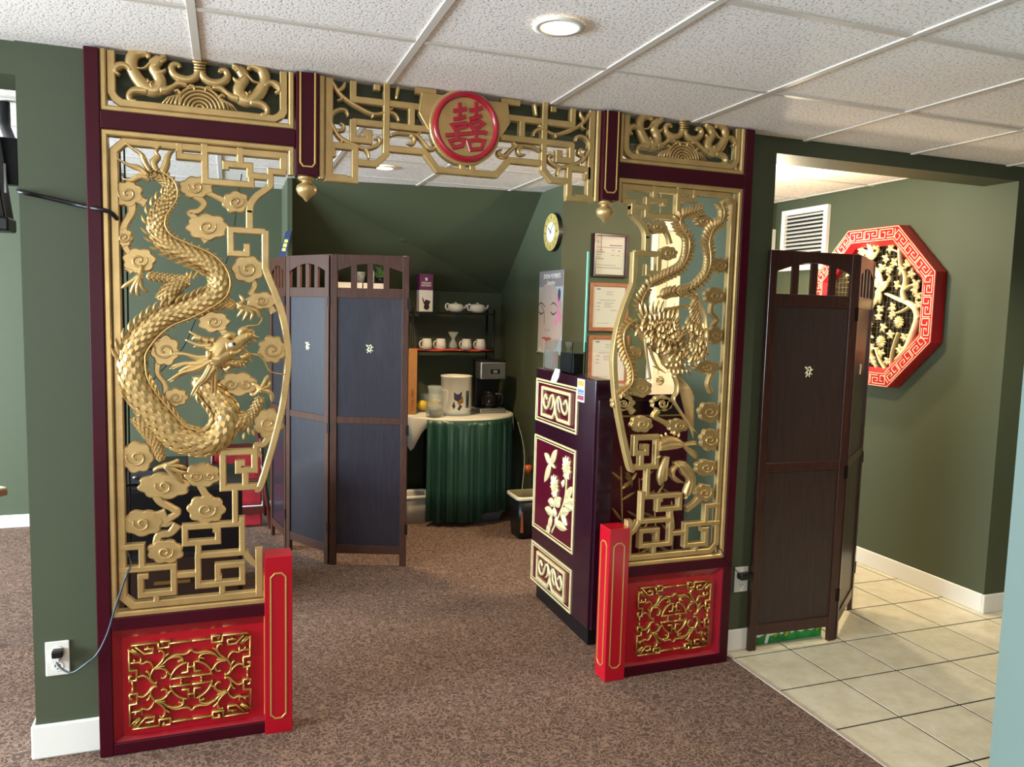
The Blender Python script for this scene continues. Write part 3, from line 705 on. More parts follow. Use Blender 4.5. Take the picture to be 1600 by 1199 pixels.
for i in range(1, len(Pb)-1):
    t = np.array(Pb[i+1]) - np.array(Pb[i-1]); t /= np.linalg.norm(t); r = np.interp(i/len(Pb), np.linspace(0, 1, len(rad)), rad)
    Q_.append((Pb[i][0] - t[1]*r*.93, .004 - r*.22, Pb[i][1] + t[0]*r*.93))
bl.tube(Q_[:int(len(Q_)*.97)], .0032, 6)
for i in range(4, int(len(Q_)*.97), 3):
    t = np.array(Pb[i+2]) - np.array(Pb[i]); t /= np.linalg.norm(t); q = Q_[i]; bl.leaf(q[0], q[2], math.atan2(t[0], -t[1]) , .011, .01, .0, .005)
put('belly_edge', bl, GOLD2, FL, kind='stuff')
# the two branches of the lower body and the legs are part of the same carving
LEG = []
for z, P, R_ in [('A', [(310, 905), (350, 850), (420, 800), (450, 790)], [.022, .026, .021, .014]), ('A', [(455, 795), (390, 790), (300, 778), (225, 768)], [.016, .014, .012, .011]),
                 ('A', [(560, 912), (640, 915), (700, 925)], [.024, .017, .011]), ('B', [(190, 500), (230, 570), (275, 650), (305, 745)], [.03, .024, .016, .011]),
                 ('B', [(640, 560), (700, 545), (760, 500)], [.02, .03, .022]), ('B', [(745, 540), (790, 480), (830, 405)], [.02, .014, .012])]:
    LEG.append(plates(scaly(M(), TRD(z, P), R_, nw=6, amp=0, step=.006, nth=18), TRD(z, P), R_))
def claw(z, palm, tips, w0=.012):
    det = M()
    c = TRD(z, [palm])[0]; c = np.array([c[0], c[1]])
    for t_ in tips:
        P = TRD(z, [palm] + t_); P = sp([(p[0], -.012 + .006*(i_ == len(t_)), p[1]) for i_, p in enumerate(P)], 4)
        det.tube(P, [w0, .0085, .007, .0075, .0015], 7)
    put('claw', det, GOLD2, FL)
claw('A', (195, 770), [[(150, 800), (95, 835)], [(160, 830), (150, 870)], [(180, 840), (190, 878)], [(205, 830), (240, 855)], [(200, 740), (205, 712)]])
claw('A', (705, 925), [[(740, 935), (700, 985)], [(755, 955), (730, 1005)], [(780, 960), (770, 1005)], [(800, 950), (825, 990)], [(735, 900), (712, 868)]])
claw('B', (330, 760), [[(290, 770), (262, 790)], [(380, 740), (400, 728)], [(400, 760), (440, 778)], [(400, 790), (445, 800)], [(370, 810), (425, 855)]])
claw('B', (820, 365), [[(790, 390), (768, 380)], [(840, 330), (865, 285)], [(865, 345), (868, 315)], [(875, 380), (885, 430)], [(800, 340), (775, 330)]])
for l_ in LEG: put('scaly_leg', l_, GOLD2, FL)
fn = M()
def fins(P, side, k0, k1, L_=.03, every=.02, z0=-.004):
    P = sp(P, 10); acc = 0; n = len(P)
    for i in range(int(n*k0), int(n*k1)-1):
        a = np.array(P[i]); b = np.array(P[i+1]); acc += np.linalg.norm(b-a)
        if acc < every: continue
        acc = 0; t = (b-a)/np.linalg.norm(b-a); nn = np.array([-t[1], t[0]])*side
        r = np.interp(i/n, np.linspace(0, 1, len(rad)), rad); p = a + nn*(r*.85)
        fn.leaf(p[0], p[1], math.atan2(nn[1]-t[1]*.9, nn[0]-t[0]*.9), L_*(.7+.5*r/.04), .012, z0, .006, bend=.35*side)
fins(body, -1, .1, .36); fins(body, 1, .40, .56) if 0 else fins(body, -1, .44, .62); fins(body, 1, .66, .97, .026)
for P in ([(245, 222), (218, 175), (200, 132), (155, 102), (113, 72)], [(232, 240), (192, 205), (135, 188), (62, 148)], [(238, 258), (192, 248), (150, 268), (103, 262)],
          [(275, 215), (264, 172), (286, 142), (276, 116), (300, 90)], [(312, 225), (330, 180), (335, 150), (350, 124), (370, 113)]):
    for k in (-1, 0, 1):
        fn.ribbon(sp(TRD('A', [(x + k*7*(1-i_/len(P)), y + k*6*(1-i_/len(P))) for i_, (x, y) in enumerate(P)]), 6), .013, -.008 + .002*abs(k), .02, rnd=True, taper=(1.1, 1.2, 1, .6, .1))
for z, x, y, ang, L_ in [('A', 455, 780, 75, .024), ('A', 470, 785, 55, .03), ('A', 445, 775, 100, .018), ('B', 760, 560, -85, .028), ('B', 780, 575, -70, .022), ('B', 740, 590, -100, .026),
                         ('B', 150, 420, 100, .02), ('B', 110, 410, 110, .03)]:
    q = TRD(z, [(x, y)])[0]; fn.leaf(q[0], q[1], math.radians(ang), L_, .011, 0, .006)
put('fins_and_tail', fn, GOLD2, FL, kind='stuff')
# head
hd = M()
def ht(P, r, n=8, d=-.03, dd=0): 
    Q = TRD('H', P); k = len(Q)
    hd.tube(sp([(q[0], d + dd*i_/(k-1), q[1]) for i_, q in enumerate(Q)], 4), r, n)
ht([(470, 420), (480, 330), (530, 250), (600, 200)], [.03, .036, .034, .028], 12, -.02)
ht([(560, 250), (640, 235), (700, 180), (760, 150)], [.026, .024, .018, .016], 12, -.03)
ht([(540, 180), (590, 140), (645, 150)], [.01, .013, .01]); ht([(690, 160), (700, 110), (740, 90), (760, 115)], [.008, .012, .011, .006])
ht([(745, 150), (790, 150), (820, 175)], [.02, .016, .006]); ht([(420, 350), (500, 355), (590, 310), (680, 290)], [.02, .024, .018, .009], 10, -.034)
ht([(500, 400), (600, 400), (680, 400), (770, 370)], [.02, .016, .017, .008], 10, -.02); ht([(700, 350), (750, 330), (790, 350)], [.012, .014, .006], 8, -.03)
ht([(385, 280), (400, 330), (395, 365)], [.005, .011, .006], 8, -.05); ht([(600, 300), (660, 300), (700, 270)], [.008, .007, .005], 8, -.05)
for P in ([(400, 195), (320, 165), (215, 105)], [(430, 235), (310, 235), (178, 182)], [(330, 170), (270, 165), (240, 185)], [(450, 190), (400, 185), (378, 158)]): ht(P, [.011, .008, .002], 8, -.03)
for P in ([(800, 130), (820, 100)], [(810, 155), (870, 160)], [(800, 180), (845, 210)], [(770, 100), (815, 95)], [(770, 200), (780, 235)], [(760, 350), (808, 385)], [(745, 390), (775, 400)]): ht(P, [.008, .0015], 6, -.03)
for i_, P in enumerate([[(620, 372), (632, 405)], [(655, 395), (668, 425)], [(692, 405), (702, 435)], [(725, 405), (738, 440)], [(470, 430), (480, 470)], [(700, 262), (708, 290)], [(740, 235), (748, 262)]]): ht(P, [.005, .001], 6, -.04)
rn = random.Random(4)
for tgt, k in (((20, 330), 5), ((20, 460), 6), ((5, 590), 6), ((110, 500), 4), ((225, 725), 7), ((430, 725), 7), ((500, 525), 4), ((250, 265), 3)):
    for q in range(k):
        s_ = (470 - 8*q + rn.uniform(-15, 15), 330 + 12*q) if tgt[0] < 220 else (420 + 9*q + rn.uniform(-8, 8), 400 + rn.uniform(0, 40)) if tgt[1] > 600 else (600, 430) if tgt[0] == 500 else (480, 250)
        e = (tgt[0] + rn.uniform(0, 60), tgt[1] - 6*q + rn.uniform(-8, 8)) if tgt[0] < 220 else (tgt[0] + q*6, tgt[1] - rn.uniform(0, 50))
        mid1 = (s_[0]*.65+e[0]*.35 + rn.uniform(-6, 6), s_[1]*.65+e[1]*.35 + 14); mid2 = (s_[0]*.3+e[0]*.7, s_[1]*.3+e[1]*.7 - 16)
        ht([s_, mid1, mid2, e], [.0065, .0065, .005, .001], 6, -.034 + rn.uniform(-.008, .004), .02)
for P in ([(700, 110), (760, 60), (850, 50), (893, 5), (895, -30)], [(705, 245), (770, 312), (860, 330), (920, 390), (960, 470), (1010, 498), (1110, 515)]): ht(P, [.0045, .0045, .003, .003, .002], 6, -.04, .04)
hdo = put('dragon_head', hd, GOLD2, FL, label='horned gold dragon head with open jaws and streaming mane')
e = TRD('H', [(598, 228), (628, 220)])
def ball(c, r, sx=1, sz=1, n=12): 
    return M().rings([[(c[0] + sx*r*math.cos(PI*i_/n - PI/2)*math.cos(2*PI*j/n), c[1] + r*math.cos(PI*i_/n - PI/2)*math.sin(2*PI*j/n), c[2] + sz*r*math.sin(PI*i_/n - PI/2)) for j in range(n)] for i_ in range(n+1)], False)
eye = ball((e[0][0]+.004, -.054, e[0][1]), .0085, 1.2, .8)
put('eye', eye, mat('eye_white', 'f0ece4', .3), FL); put('pupil', ball((e[1][0]+.001, -.0585, e[1][1]), .0055), BLACK, FL)

# ================================================================ the phoenix
ph = M(); PD = -.0
def plume(z, P, w0=.034, step=.012, sides=(1, -1), L_=.042, ang=40, k0=0., stem=.006):
    Q = sp(TR(z, P, -.005), 8); ph.ribbon(Q, .0065, -.012, .02, rnd=True); acc = 0
    n = len(Q)
    for i_ in range(1, n):
        a, b = np.array(Q[i_-1]), np.array(Q[i_]); acc += np.linalg.norm(b-a)
        if acc < step: continue
        acc = 0; t = math.atan2(b[1]-a[1], b[0]-a[0])
        for s_ in sides:
            ph.leaf(b[0], b[1], t + s_*math.radians(ang), L_*(1 - .25*abs(2*i_/n-1)), .017, .002, .007, bend=.12*s_, back=.012)
plume('P', [(230, 1150), (270, 1085), (400, 1010), (560, 930), (640, 840), (682, 710), (680, 590), (620, 490), (583, 410), (610, 345), (690, 305), (820, 270)])
plume('P', [(360, 1230), (480, 1180), (700, 1140), (850, 1020), (912, 890), (920, 760), (905, 620), (950, 480), (1040, 400), (1070, 300), (1040, 200)])
plume('Q', [(300, 300), (262, 240), (262, 180), (300, 90)])
plume('Q', [(215, 355), (140, 400), (95, 470), (88, 560), (110, 660), (150, 760), (172, 860), (160, 960), (70, 1050)], L_=.036)
# body, breast, head
def pt(z, P, r, n=10, d=-.01): ph.tube(sp([(q[0], d, q[1]) for q in TR(z, P, -.008)], 5), r, n, sq=1)
for P, r in (([(215, 400), (300, 480), (400, 560), (500, 640), (590, 750), (620, 860)], [.014, .03, .036, .034, .038, .026]), ([(480, 640), (550, 730), (600, 810)], [.03, .042, .03]),
             ([(330, 430), (470, 470), (600, 520)], [.02, .03, .02]), ([(620, 560), (560, 575), (500, 610)], [.026, .024, .015])):
    scaly(ph, TR('Q', P, -.008), r, d0=.012, ls=.014, nw=8, nth=28, amp=.0035, flat=.8)
pt('Q', [(495, 620), (475, 660), (430, 690)], [.012, .008, .001], 8, -.03); pt('Q', [(545, 570), (500, 540), (480, 560)], [.008, .006, .001], 6, -.03)
pt('Q', [(560, 560), (610, 500), (640, 520)], [.009, .008, .002], 6, -.03)
rn = random.Random(9)
def feather_field(z, rows, W=.014):
    for (x0a, y0a), (x1a, y1a), n_, ang0, ang1, L_ in rows:
        for k in range(n_):
            t_ = k/max(n_-1, 1); q = TR(z, [(x0a+(x1a-x0a)*t_, y0a+(y1a-y0a)*t_)], -.005)[0]
            ph.leaf(q[0], q[1], math.radians(ang0+(ang1-ang0)*t_), L_*(.9+.2*rn.random()), W, -.012 - .004*rn.random(), .008)
feather_field('Q', [((760, 130), (850, 640), 16, 240, 262, .05), ((735, 180), (800, 640), 14, 236, 258, .045), ((700, 320), (740, 660), 11, 238, 258, .04), ((650, 400), (690, 700), 10, 240, 262, .034),
                    ((590, 340), (620, 600), 8, 240, 265, .03), ((530, 360), (560, 560), 7, 250, 268, .03), ((470, 380), (500, 540), 6, 250, 275, .028), ((400, 400), (440, 560), 6, 255, 280, .03),
                    ((330, 380), (360, 520), 5, 255, 280, .03), ((270, 400), (290, 480), 3, 255, 275, .028)])
feather_field('Q', [((260, 340), (430, 300), 6, 110, 80, .055), ((290, 420), (560, 340), 8, 105, 75, .05), ((700, 130), (745, 170), 3, 200, 150, .03), ((500, 260), (700, 240), 7, 185, 170, .035)])
feather_field('Q', [((510, 700), (700, 690), 6, 250, 300, .022), ((490, 750), (720, 760), 7, 245, 300, .022), ((510, 810), (690, 820), 6, 250, 295, .022)], .012)
edge = sp(TR('Q', [(760, 110), (800, 190), (850, 330), (862, 480), (862, 690)], -.005), 6); ph.ribbon(edge, .011, -.02, .02, rnd=True)
rn = random.Random(19)
for k in range(150):
    x_, y_ = rn.uniform(200, 850), rn.uniform(330, 700)
    if y_ > 430 + (x_-200)*.9 or (x_ > 560 and y_ < 330 + (760-x_)*.6): continue
    q = TR('Q', [(x_, y_)], -.005)[0]; ph.leaf(q[0], q[1], math.radians(rn.uniform(235, 275)), rn.uniform(.026, .04), .013, -.016 - .01*rn.random(), .007)
for k in range(16):
    q = TR('Q', [(270 + 20*k, 400 - 6*(k % 5))], -.005)[0]; ph.leaf(q[0], q[1], math.radians(108 - 2.4*k), .05 + .012*(k % 3), .013, -.008 - .002*(k % 2), .007, bend=.25*(-1)**k)
# lower wing, sweeping down to the right
for k in range(11):
    a_ = TR('Q', [(600 + 6*k, 880 + 8*k)], -.005)[0]; b_ = TR('S', [(930 - 4*k, 420 - 36*k)], -.005)[0]
    L_ = math.hypot(b_[0]-a_[0], b_[1]-a_[1]); ph.leaf(a_[0], a_[1], math.atan2(b_[1]-a_[1], b_[0]-a_[0]), L_, .028 - .001*k, -.001 - .002*k, .007, bend=-.06)
ph.ribbon(sp(TR('Q', [(560, 880), (590, 960), (585, 1040), (555, 1110), (640, 1250), (760, 1420)], -.005), 5), .011, -.02, .01, rnd=True, taper=(1, 1.2, 1, .6, .2))
# legs and the flower it clasps
pt('Q', [(285, 530), (300, 700), (335, 910)], [.009, .006, .005], 8); pt('Q', [(325, 600), (360, 720), (410, 820)], [.009, .006, .005], 8)
for P in ([(335, 905), (280, 915)], [(335, 905), (320, 950)], [(410, 815), (350, 790)], [(410, 815), (480, 860)], [(410, 815), (400, 870)]): pt('Q', P, [.005, .001], 6)
c_ = TR('Q', [(430, 930)], -.005)[0]
for k in range(12):
    a_ = 2*PI*k/12; ph.leaf(c_[0], c_[1], a_, .02, .011, -.006, .005); ph.leaf(c_[0], c_[1], a_+.3, .012, .008, -.013, .005)
# the second bird underneath, head to the right with its swirling tail
def st(z, P, w_, tpz=(.4, 1, .9, .3), d=-.008): ph.ribbon(sp(TR(z, P, -.005), 5), w_, d, .02, rnd=True, taper=tpz)
for k in range(7): st('S', [(545, 560-14*k), (640, 540-16*k), (760, 520-8*k), (930, 470+14*k if k < 3 else 520+22*k)], .016, (.5, 1.3, 1.2, .3), -.006-.003*(k % 3))
for k in range(6): st('S', [(700 + 8*k, 700 + 4*k), (800, 700 + 20*k), (890 - 6*k, 800 + 14*k), (900 - 16*k, 950 + 10*k), (810 + 4*k, 1070 - 6*k)], .015, (.5, 1.2, 1.2, 1, .3), -.006-.002*(k % 3))
for k in range(5): st('S', [(820 - 20*k, 690 + 6*k), (720 - 10*k, 740 + 8*k), (690 + 4*k, 840), (740 + 14*k, 900)], .013, (.8, 1.2, 1, .3), -.004-.002*(k % 2))
for k in range(6): st('S', [(610 + 6*k, 630), (570 + 10*k, 740), (545 + 14*k, 850), (560 + 8*k, 930 - 10*k)], .013, (.5, 1.2, 1, .3), -.004-.002*(k % 3))
for x, y, a_ in ((560, 470, 150), (585, 440, 125), (620, 425, 110), (700, 410, 95), (740, 430, 80), (560, 620, 200)):
    q = TR('S', [(x, y)], -.005)[0]; ph.leaf(q[0], q[1], math.radians(a_), .022, .012, 0, .006)
put('phoenix', ph, GOLD, FR, label='gold phoenix with long barbed tail plumes')
e = TR('Q', [(525, 598)], -.03)[0]
put('eye', ball((e[0], -.036, e[1]), .004), BLACK, FR)
# ================================================================ folding screens
EMB = mat('pale_emblem', 'e6dfb8', .35, .2)
HINGE = mat('dark_hinge', '1a1412', .4, .6)
WAL2 = mat('dark_walnut_frame', '3a2018', .32, coat=.2, noise=.3, nscale=10, stretch=(14, 14, 1.2))
PAN2 = mat('dark_screen_panel', '33241f', .4, coat=.15, noise=.2, nscale=9, stretch=(10, 10, 1))
def screen_panel(root, p0, p1, fm, pm, h=1.785, sl=.04, zmid=.85, side=1, emblem=True, zb=.07):
    p0, p1 = np.array(p0, float), np.array(p1, float); L = np.linalg.norm(p1-p0); t = (p1-p0)/L; nn = np.array([t[1], -t[0]])
    T = lambda u, d, v: (p0[0] + t[0]*u - nn[0]*d, p0[1] + t[1]*u - nn[1]*d, v)
    D = .011; m = M(T)
    g = .003
    m.box(g, sl, -D, D, 0, h).box(L-sl, L-g, -D, D, 0, h)
    m.box(sl, L-sl, -D*.8, D*.8, 1.545, 1.60).box(sl, L-sl, -D*.8, D*.8, zmid-.02, zmid+.02).box(sl, L-sl, -D*.8, D*.8, zb, zb+.05)
    top = [(sl, h), (L-sl, h), (L-sl, 1.695)] + [(L-sl - (L-2*sl)*k/12, 1.695 + .042*math.sin(PI*k/12)) for k in range(1, 12)] + [(sl, 1.695)]
    m.prism(top, -D*.8, D*.8, 0)
    fr = put('screen_panel', m, fm, root, bev=.002)
    for k in range(3):
        c = sl + (L-2*sl)*(k+1)/4; put('slat', M(T).box(c-.016, c+.016, -D*.6, D*.6, 1.60, 1.735), fm, fr)
    put('upper_insert', M(T).box(sl, L-sl, -.003, .003, zmid+.02, 1.545), pm, fr); put('lower_insert', M(T).box(sl, L-sl, -.003, .003, zb+.05, zmid-.02), pm, fr)
    if emblem:
        e = M(T); c = (L/2, 1.262); d = -.0075
        e.ribbon([(c[0]-.004, c[1]+.014), (c[0]+.006, c[1]+.02), (c[0]+.012, c[1]+.012), (c[0]+.007, c[1]-.004), (c[0]+.004, c[1]-.016), (c[0]-.006, c[1]-.012), (c[0]-.008, c[1]+.0), (c[0]+.002, c[1]+.006)], .0055, d, -.003)
        for a_, l_, x_, z_ in ((140, .02, -.004, .006), (200, .016, -.004, -.004), (235, .02, -.002, -.01), (290, .018, .002, -.01), (330, .018, .006, -.006), (25, .018, .008, .002), (165, .014, -.008, .016)):
            e.leaf(c[0]+x_, c[1]+z_, math.radians(a_), l_, .0065, -.005, .002, back=.002)
        put('emblem', e, EMB, fr, kind='stuff')
    for z in (1.52, .80, .22):
        put('hinge', M(T).box(L-.012, L+.006, -D-.003, -D, z-.03, z+.03), HINGE, fr)
s1 = thing('folding_screen', 'dark wood folding screen with bluish panels beyond the archway, beside the coffee table', 'folding screen', (1.1, 1.8, 0))
J1 = [(.80, 2.47), (.872, 2.12), (1.083, 1.76), (1.503, 1.61)]
for a, b in zip(J1, J1[1:]): screen_panel(s1, a, b, WALNUT, PANEL)
s2 = thing('folding_screen', 'dark walnut folding screen standing on the beige tiles at the hallway opening', 'folding screen', (3.1, .1, 0))
for a, b in (((2.722, .066), (3.196, .05)), ((3.196, .05), (3.575, .345))): screen_panel(s2, a, b, WAL2, PAN2, zmid=.835)

# ================================================================ reception desk
dk = thing('reception_desk', 'glossy maroon reception desk with gold-framed carved end panel', 'desk', (2.3, .65, 0))
put('end_panel', M().box(2.04, 2.125, .305, 1.0, .085, 1.205), DESK, dk, bev=.003)
put('plinth', M().box(2.055, 2.66, .325, .95, 0, .086), BLACK, dk)
put('counter_front', M().box(2.125, 2.67, .40, .46, .085, 1.10), DESK, dk, bev=.003)
put('counter_return', M().box(2.05, 2.125, .285, .305, .085, 1.12), DESK, dk, bev=.002)
put('counter_top', M().box(2.12, 2.70, .38, .90, 1.10, 1.13), DESK, dk, bev=.004)
fp_ = put('front_panel', M().box(2.16, 2.66, .393, .40, .2, 1.02), DESKRED, dk)
q = M(); q.ribbon([(2.15, .19), (2.15, 1.03), (2.665, 1.03), (2.665, .19)], .009, .386, .4, close=True); put('gold_trim', q, LINEGOLD, fp_)
q = M()
rn = random.Random(3)
for k in range(4):
    x = 2.24 + .09*k + rn.uniform(-.01, .01); q.ribbon([(x, .22), (x+.01, .5), (x-.01, .8 - .06*k)], .007, .385, .395, rnd=True)
    for j in range(6): q.leaf(x, .28+.09*j, math.radians(rn.choice((40, 140)) + rn.uniform(-20, 20)), .08, .014, .39, .005)
put('bamboo_relief', q, GOLD, fp_, kind='stuff')
q = M(); c = TR('S', [(255, 880)], .385)[0]
for a_, l_, w_ in ((215, .07, .02), (205, .055, .014), (130, .06, .018), (120, .05, .014), (60, .045, .016), (200, .04, .012), (150, .045, .014), (270, .03, .01)): q.leaf(c[0], c[1], math.radians(a_), l_, w_, .388, .007)
put('bird_relief', q, GOLD, fp_)
for sx_, y0, y1, z0, z1 in ((0, .488, .985, .94, 1.15), (1, .488, .985, .376, .858), (2, .488, .985, .09, .292)):
    T = wallmap(2.04); u0, u1 = -y1, -y0
    q = M(T); q.ribbon([(u0, z0), (u0, z1), (u1, z1), (u1, z0)], .009, -.006, .001, close=True, ch=.002); q.ribbon([(u0+.014, z0+.014), (u0+.014, z1-.014), (u1-.014, z1-.014), (u1-.014, z0+.014)], .006, -.003, .001, close=True, ch=.002)
    fr = put('gold_frame', q, CREAMGOLD, dk)
    put('inset', M(T).box(u0+.018, u1-.018, -.0012, 0, z0+.018, z1-.018), DESKRED, fr)
    q = M(T); uc = (u0+u1)/2 + .012; zc = (z0+z1)/2
    if sx_ != 1:
        w2, h2 = .17, .068 if sx_ == 0 else .066
        q.ribbon([(uc-.03, zc-h2), (uc-w2, zc-h2), (uc-w2, zc+h2), (uc+w2, zc+h2), (uc+w2, zc-h2), (uc+.03, zc-h2), (uc+.01, zc-h2+.03), (uc-.005, zc+.005)], .015, -.013, -.001)
        for sg in (1, -1):
            S_ = [(uc+sg*.012, zc-.05), (uc+sg*.0, zc-.01), (uc+sg*.03, zc+.04), (uc+sg*.06, zc+.03), (uc+sg*.085, zc-.015), (uc+sg*.12, zc-.03), (uc+sg*.145, zc), (uc+sg*.125, zc+.035), (uc+sg*.1, zc+.015)]
            q.ribbon(sp(S_, 5), .014, -.014, -.001, rnd=True)
            q.ribbon(sp([(uc+sg*.03, zc+.03), (uc+sg*.035, zc-.01), (uc+sg*.06, zc-.03)], 4), .012, -.012, -.001, rnd=True, taper=(1, 1, .4))
        q.ribbon([(uc-.03, zc-h2), (uc-.01, zc-h2+.03), (uc+.005, zc+.005)], .015, -.0125, -.001)
        put('scroll_relief', q, CREAMGOLD, fr)
    else:
        def TX(P): return [(-PX(*zp('F', *p), 2.035)[1], PX(*zp('F', *p), 2.035)[2]) for p in P]
        b_ = M(T); c = TX([(160, 430)])[0]
        for tip, w_ in (((225, 285), .05), ((95, 320), .045), ((92, 625), .05), ((125, 600), .03), ((210, 480), .02)):
            e = TX([tip])[0]; L_ = math.hypot(e[0]-c[0], e[1]-c[1]); b_.leaf(c[0], c[1], math.atan2(e[1]-c[1], e[0]-c[0]), L_, w_, -.004, .008)
        put('bird_relief', b_, CREAMGOLD, fr)
        for fx, fy in ((325, 500), (200, 690)):
            c = TX([(fx, fy)])[0]; f_ = M(T)
            for k in range(14):
                a_ = 2*PI*k/14; L_ = .07 if math.sin(a_) > -.2 else .05
                f_.leaf(c[0], c[1], a_, L_*(.75 if abs(math.cos(a_)) > .8 else 1), .022, -.005, .007)
            f_.disc(c[0], c[1], .016, -.016, -.002, 12); put('flower_relief', f_, CREAMGOLD, fr)
        lf = M(T)
        for P in ([(200, 720), (205, 850), (180, 960), (125, 1140)], [(325, 560), (320, 700), (300, 830), (260, 940), (170, 1150)]): lf.ribbon(sp(TX(P), 5), .013, -.008, -.001, rnd=True)
        for x, y, tx, ty in ((200, 850, 140, 820), (200, 860, 260, 800), (310, 800, 380, 690), (300, 660, 280, 620), (300, 850, 380, 900), (290, 850, 390, 820), (180, 950, 110, 900), (170, 980, 140, 1090),
                             (260, 940, 340, 930), (265, 950, 320, 1060), (220, 960, 180, 920), (200, 1040, 310, 1110), (150, 1080, 120, 1140), (210, 990, 230, 1050), (250, 800, 230, 880)):
            a, e = TX([(x, y), (tx, ty)]); lf.leaf(a[0], a[1], math.atan2(e[1]-a[1], e[0]-a[0]), math.hypot(e[0]-a[0], e[1]-a[1])*1.15, .045, -.004, .009)
        put('foliage_relief', lf, CREAMGOLD, fr, kind='stuff')
# card-logo sticker and paper slip
T = wallmap(2.04)
def PU(px, py, X=2.04): p = PX(px, py, X); return -p[1], p[2]
a, b = PU(903, 590), PU(913, 631)
stk = put('payment_sticker', M(T).box(a[0], b[0], -.0015, 0, b[1]+.004, a[1]-.004), PAPER, dk, label='white payment-card sticker')
hh = a[1]-b[1]-.008
for f0, f1, cc in ((.08, .3, 'caa648'), (.3, .42, 'e0d8c0'), (.46, .6, '5a86c4'), (.63, .67, '1c2a50'), (.72, .92, '9a4458')):
    put('card_logo', M(T).box(a[0]+.006, b[0]-.006, -.0022, -.0014, a[1]-.004-hh*f1, a[1]-.004-hh*f0), mat('sticker_'+cc, cc, .5), stk)
sl_ = M(lambda u, d, v: (2.038 - d, -u, v)); u0, v1 = PU(867, 577); u1, v0 = PU(857+5, 600)
P = [(PU(869, 576)), (PU(876, 578)), (PU(874, 590)), (PU(869, 599)), (PU(861, 598)), (PU(864, 588))]
sl_ = M(wallmap(2.04)); sl_.prism(P, -.004, -.0025, .0003); put('paper_slip', sl_, PAPER, None, 'white printed paper slip draped over the desk edge', 'paper')
# acrylic display on top
a = PX(849, 574, 2.045); b = PX(893, 580, 2.045); ya_, yb_ = a[1], b[1]; zt_ = PX(850, 530, 2.045)[2]
ac = thing('display_case', 'clear acrylic holder standing on the desk end', 'display', (2.08, (ya_+yb_)/2, 1.206))
ACR = mat('acrylic', 'f4f8f8', .03, trans=1, ior=1.15)
cs = M(); th = .003
for q_ in ((2.045, 2.048, yb_, ya_, 1.207, zt_), (2.112, 2.115, yb_, ya_, 1.207, zt_), (2.048, 2.112, yb_, yb_+th, 1.207, zt_), (2.048, 2.112, ya_-th, ya_, 1.207, zt_)): cs.box(*q_)
put('acrylic_sides', cs, ACR, ac, kind='stuff'); put('acrylic_base', M().box(2.048, 2.112, yb_+th, ya_-th, 1.207, 1.210), ACR, ac)
ym = yb_ + (ya_-yb_)*.46
put('printed_card', M().box(2.049, 2.0505, ym+.01, ya_-.006, 1.215, 1.215+(zt_-1.215)*.62), mat('card_greige', '8d8478', .5), ac)
cd_ = M(wallmap(2.049))
for k in range(7): cd_.leaf(-(ym+.045), 1.265, PI*2*k/7, .022, .014, -.0006, .0004, back=.0004)
put('printed_flower', cd_, mat('pink_print', 'c26a7c', .5), ac)
put('black_box', M().box(2.056, 2.108, yb_+.008, ym, 1.2105, 1.2105+(zt_-1.21)*.63), BLACK, ac, bev=.002)
gs = M().lathe([(0, 0), (.014, 0), (.006, .01), (.005, .02), (.014, .032), (.016, .05)], (2.08, ym-.04, 1.2105+(zt_-1.21)*.63), 12); put('glass_stopper', gs, GLASS, ac)

# hanging acrylic shield above the desk
sh = thing('hanging_shield', 'clear acrylic shield with aqua edge hung on thin wires above the desk', 'screen', (2.5, .95, 1.29))
put('acrylic_sheet', M().box(2.292, 2.76, .947, .953, 1.292, 1.81), mat('shield_acrylic', 'f2fbf8', .02, trans=1, ior=1.05), sh)
put('polished_edge', M().box(2.2835, 2.2915, .945, .955, 1.292, 1.81), mat('aqua_edge', '9cf6dc', .15, coat=.5), sh)
for x in (2.36, 2.70): put('wire', M().tube([(x, .95, 1.811), (x, .95, H2)], .0012, 5), STEEL, sh)

# ================================================================ certificates, clock, banner
INK = mat('grey_ink', '77747a', .7)
def cert(px0, py0, px1, py1, fw, fc, label, lines, y=1.897, dp=.014):
    a = PY(px0, py0, y-dp); b = PY(px1, py1, y-dp)
    t = thing('picture_frame', label, 'framed certificate', ((a[0]+b[0])/2, y, b[2]), 'framed certificates beside the door')
    fm_ = M(); x0, x1, z0, z1 = a[0], b[0], b[2], a[2]
    fm_.ribbon([(x0+fw/2, z0+fw/2), (x1-fw/2, z0+fw/2), (x1-fw/2, z1-fw/2), (x0+fw/2, z1-fw/2)], fw, y-dp, y, close=True)
    put('frame', fm_, fc, t, bev=0); put('paper', M().box(x0+fw*.8, x1-fw*.8, y-.006, y-.003, z0+fw*.8, z1-fw*.8), mat('certificate_paper', 'bfb8ae', .7), t)
    ln = M(); W_, H_ = x1-x0-2*fw, z1-z0-2*fw
    for u, v, l_, hgt in lines: ln.box(x0+fw+W_*u, x0+fw+W_*(u+l_), y-.0068, y-.006, z0+fw+H_*(1-v)-hgt/2, z0+fw+H_*(1-v)+hgt/2)
    put('printed_lines', ln, INK, t, kind='stuff'); return t
LN = [(.08, .13, .04, .008), (.05, .17, .16, .003), (.48, .23, .42, .007), (.05, .29, .86, .004), (.06, .36, .22, .003), (.05, .41, .28, .005), (.55, .36, .12, .004), (.76, .37, .1, .006), (.05, .48, .18, .003), (.55, .49, .1, .004), (.72, .49, .12, .003),
      (.05, .55, .12, .003), (.05, .59, .24, .005), (.05, .75, .65, .003), (.05, .82, .86, .004)]
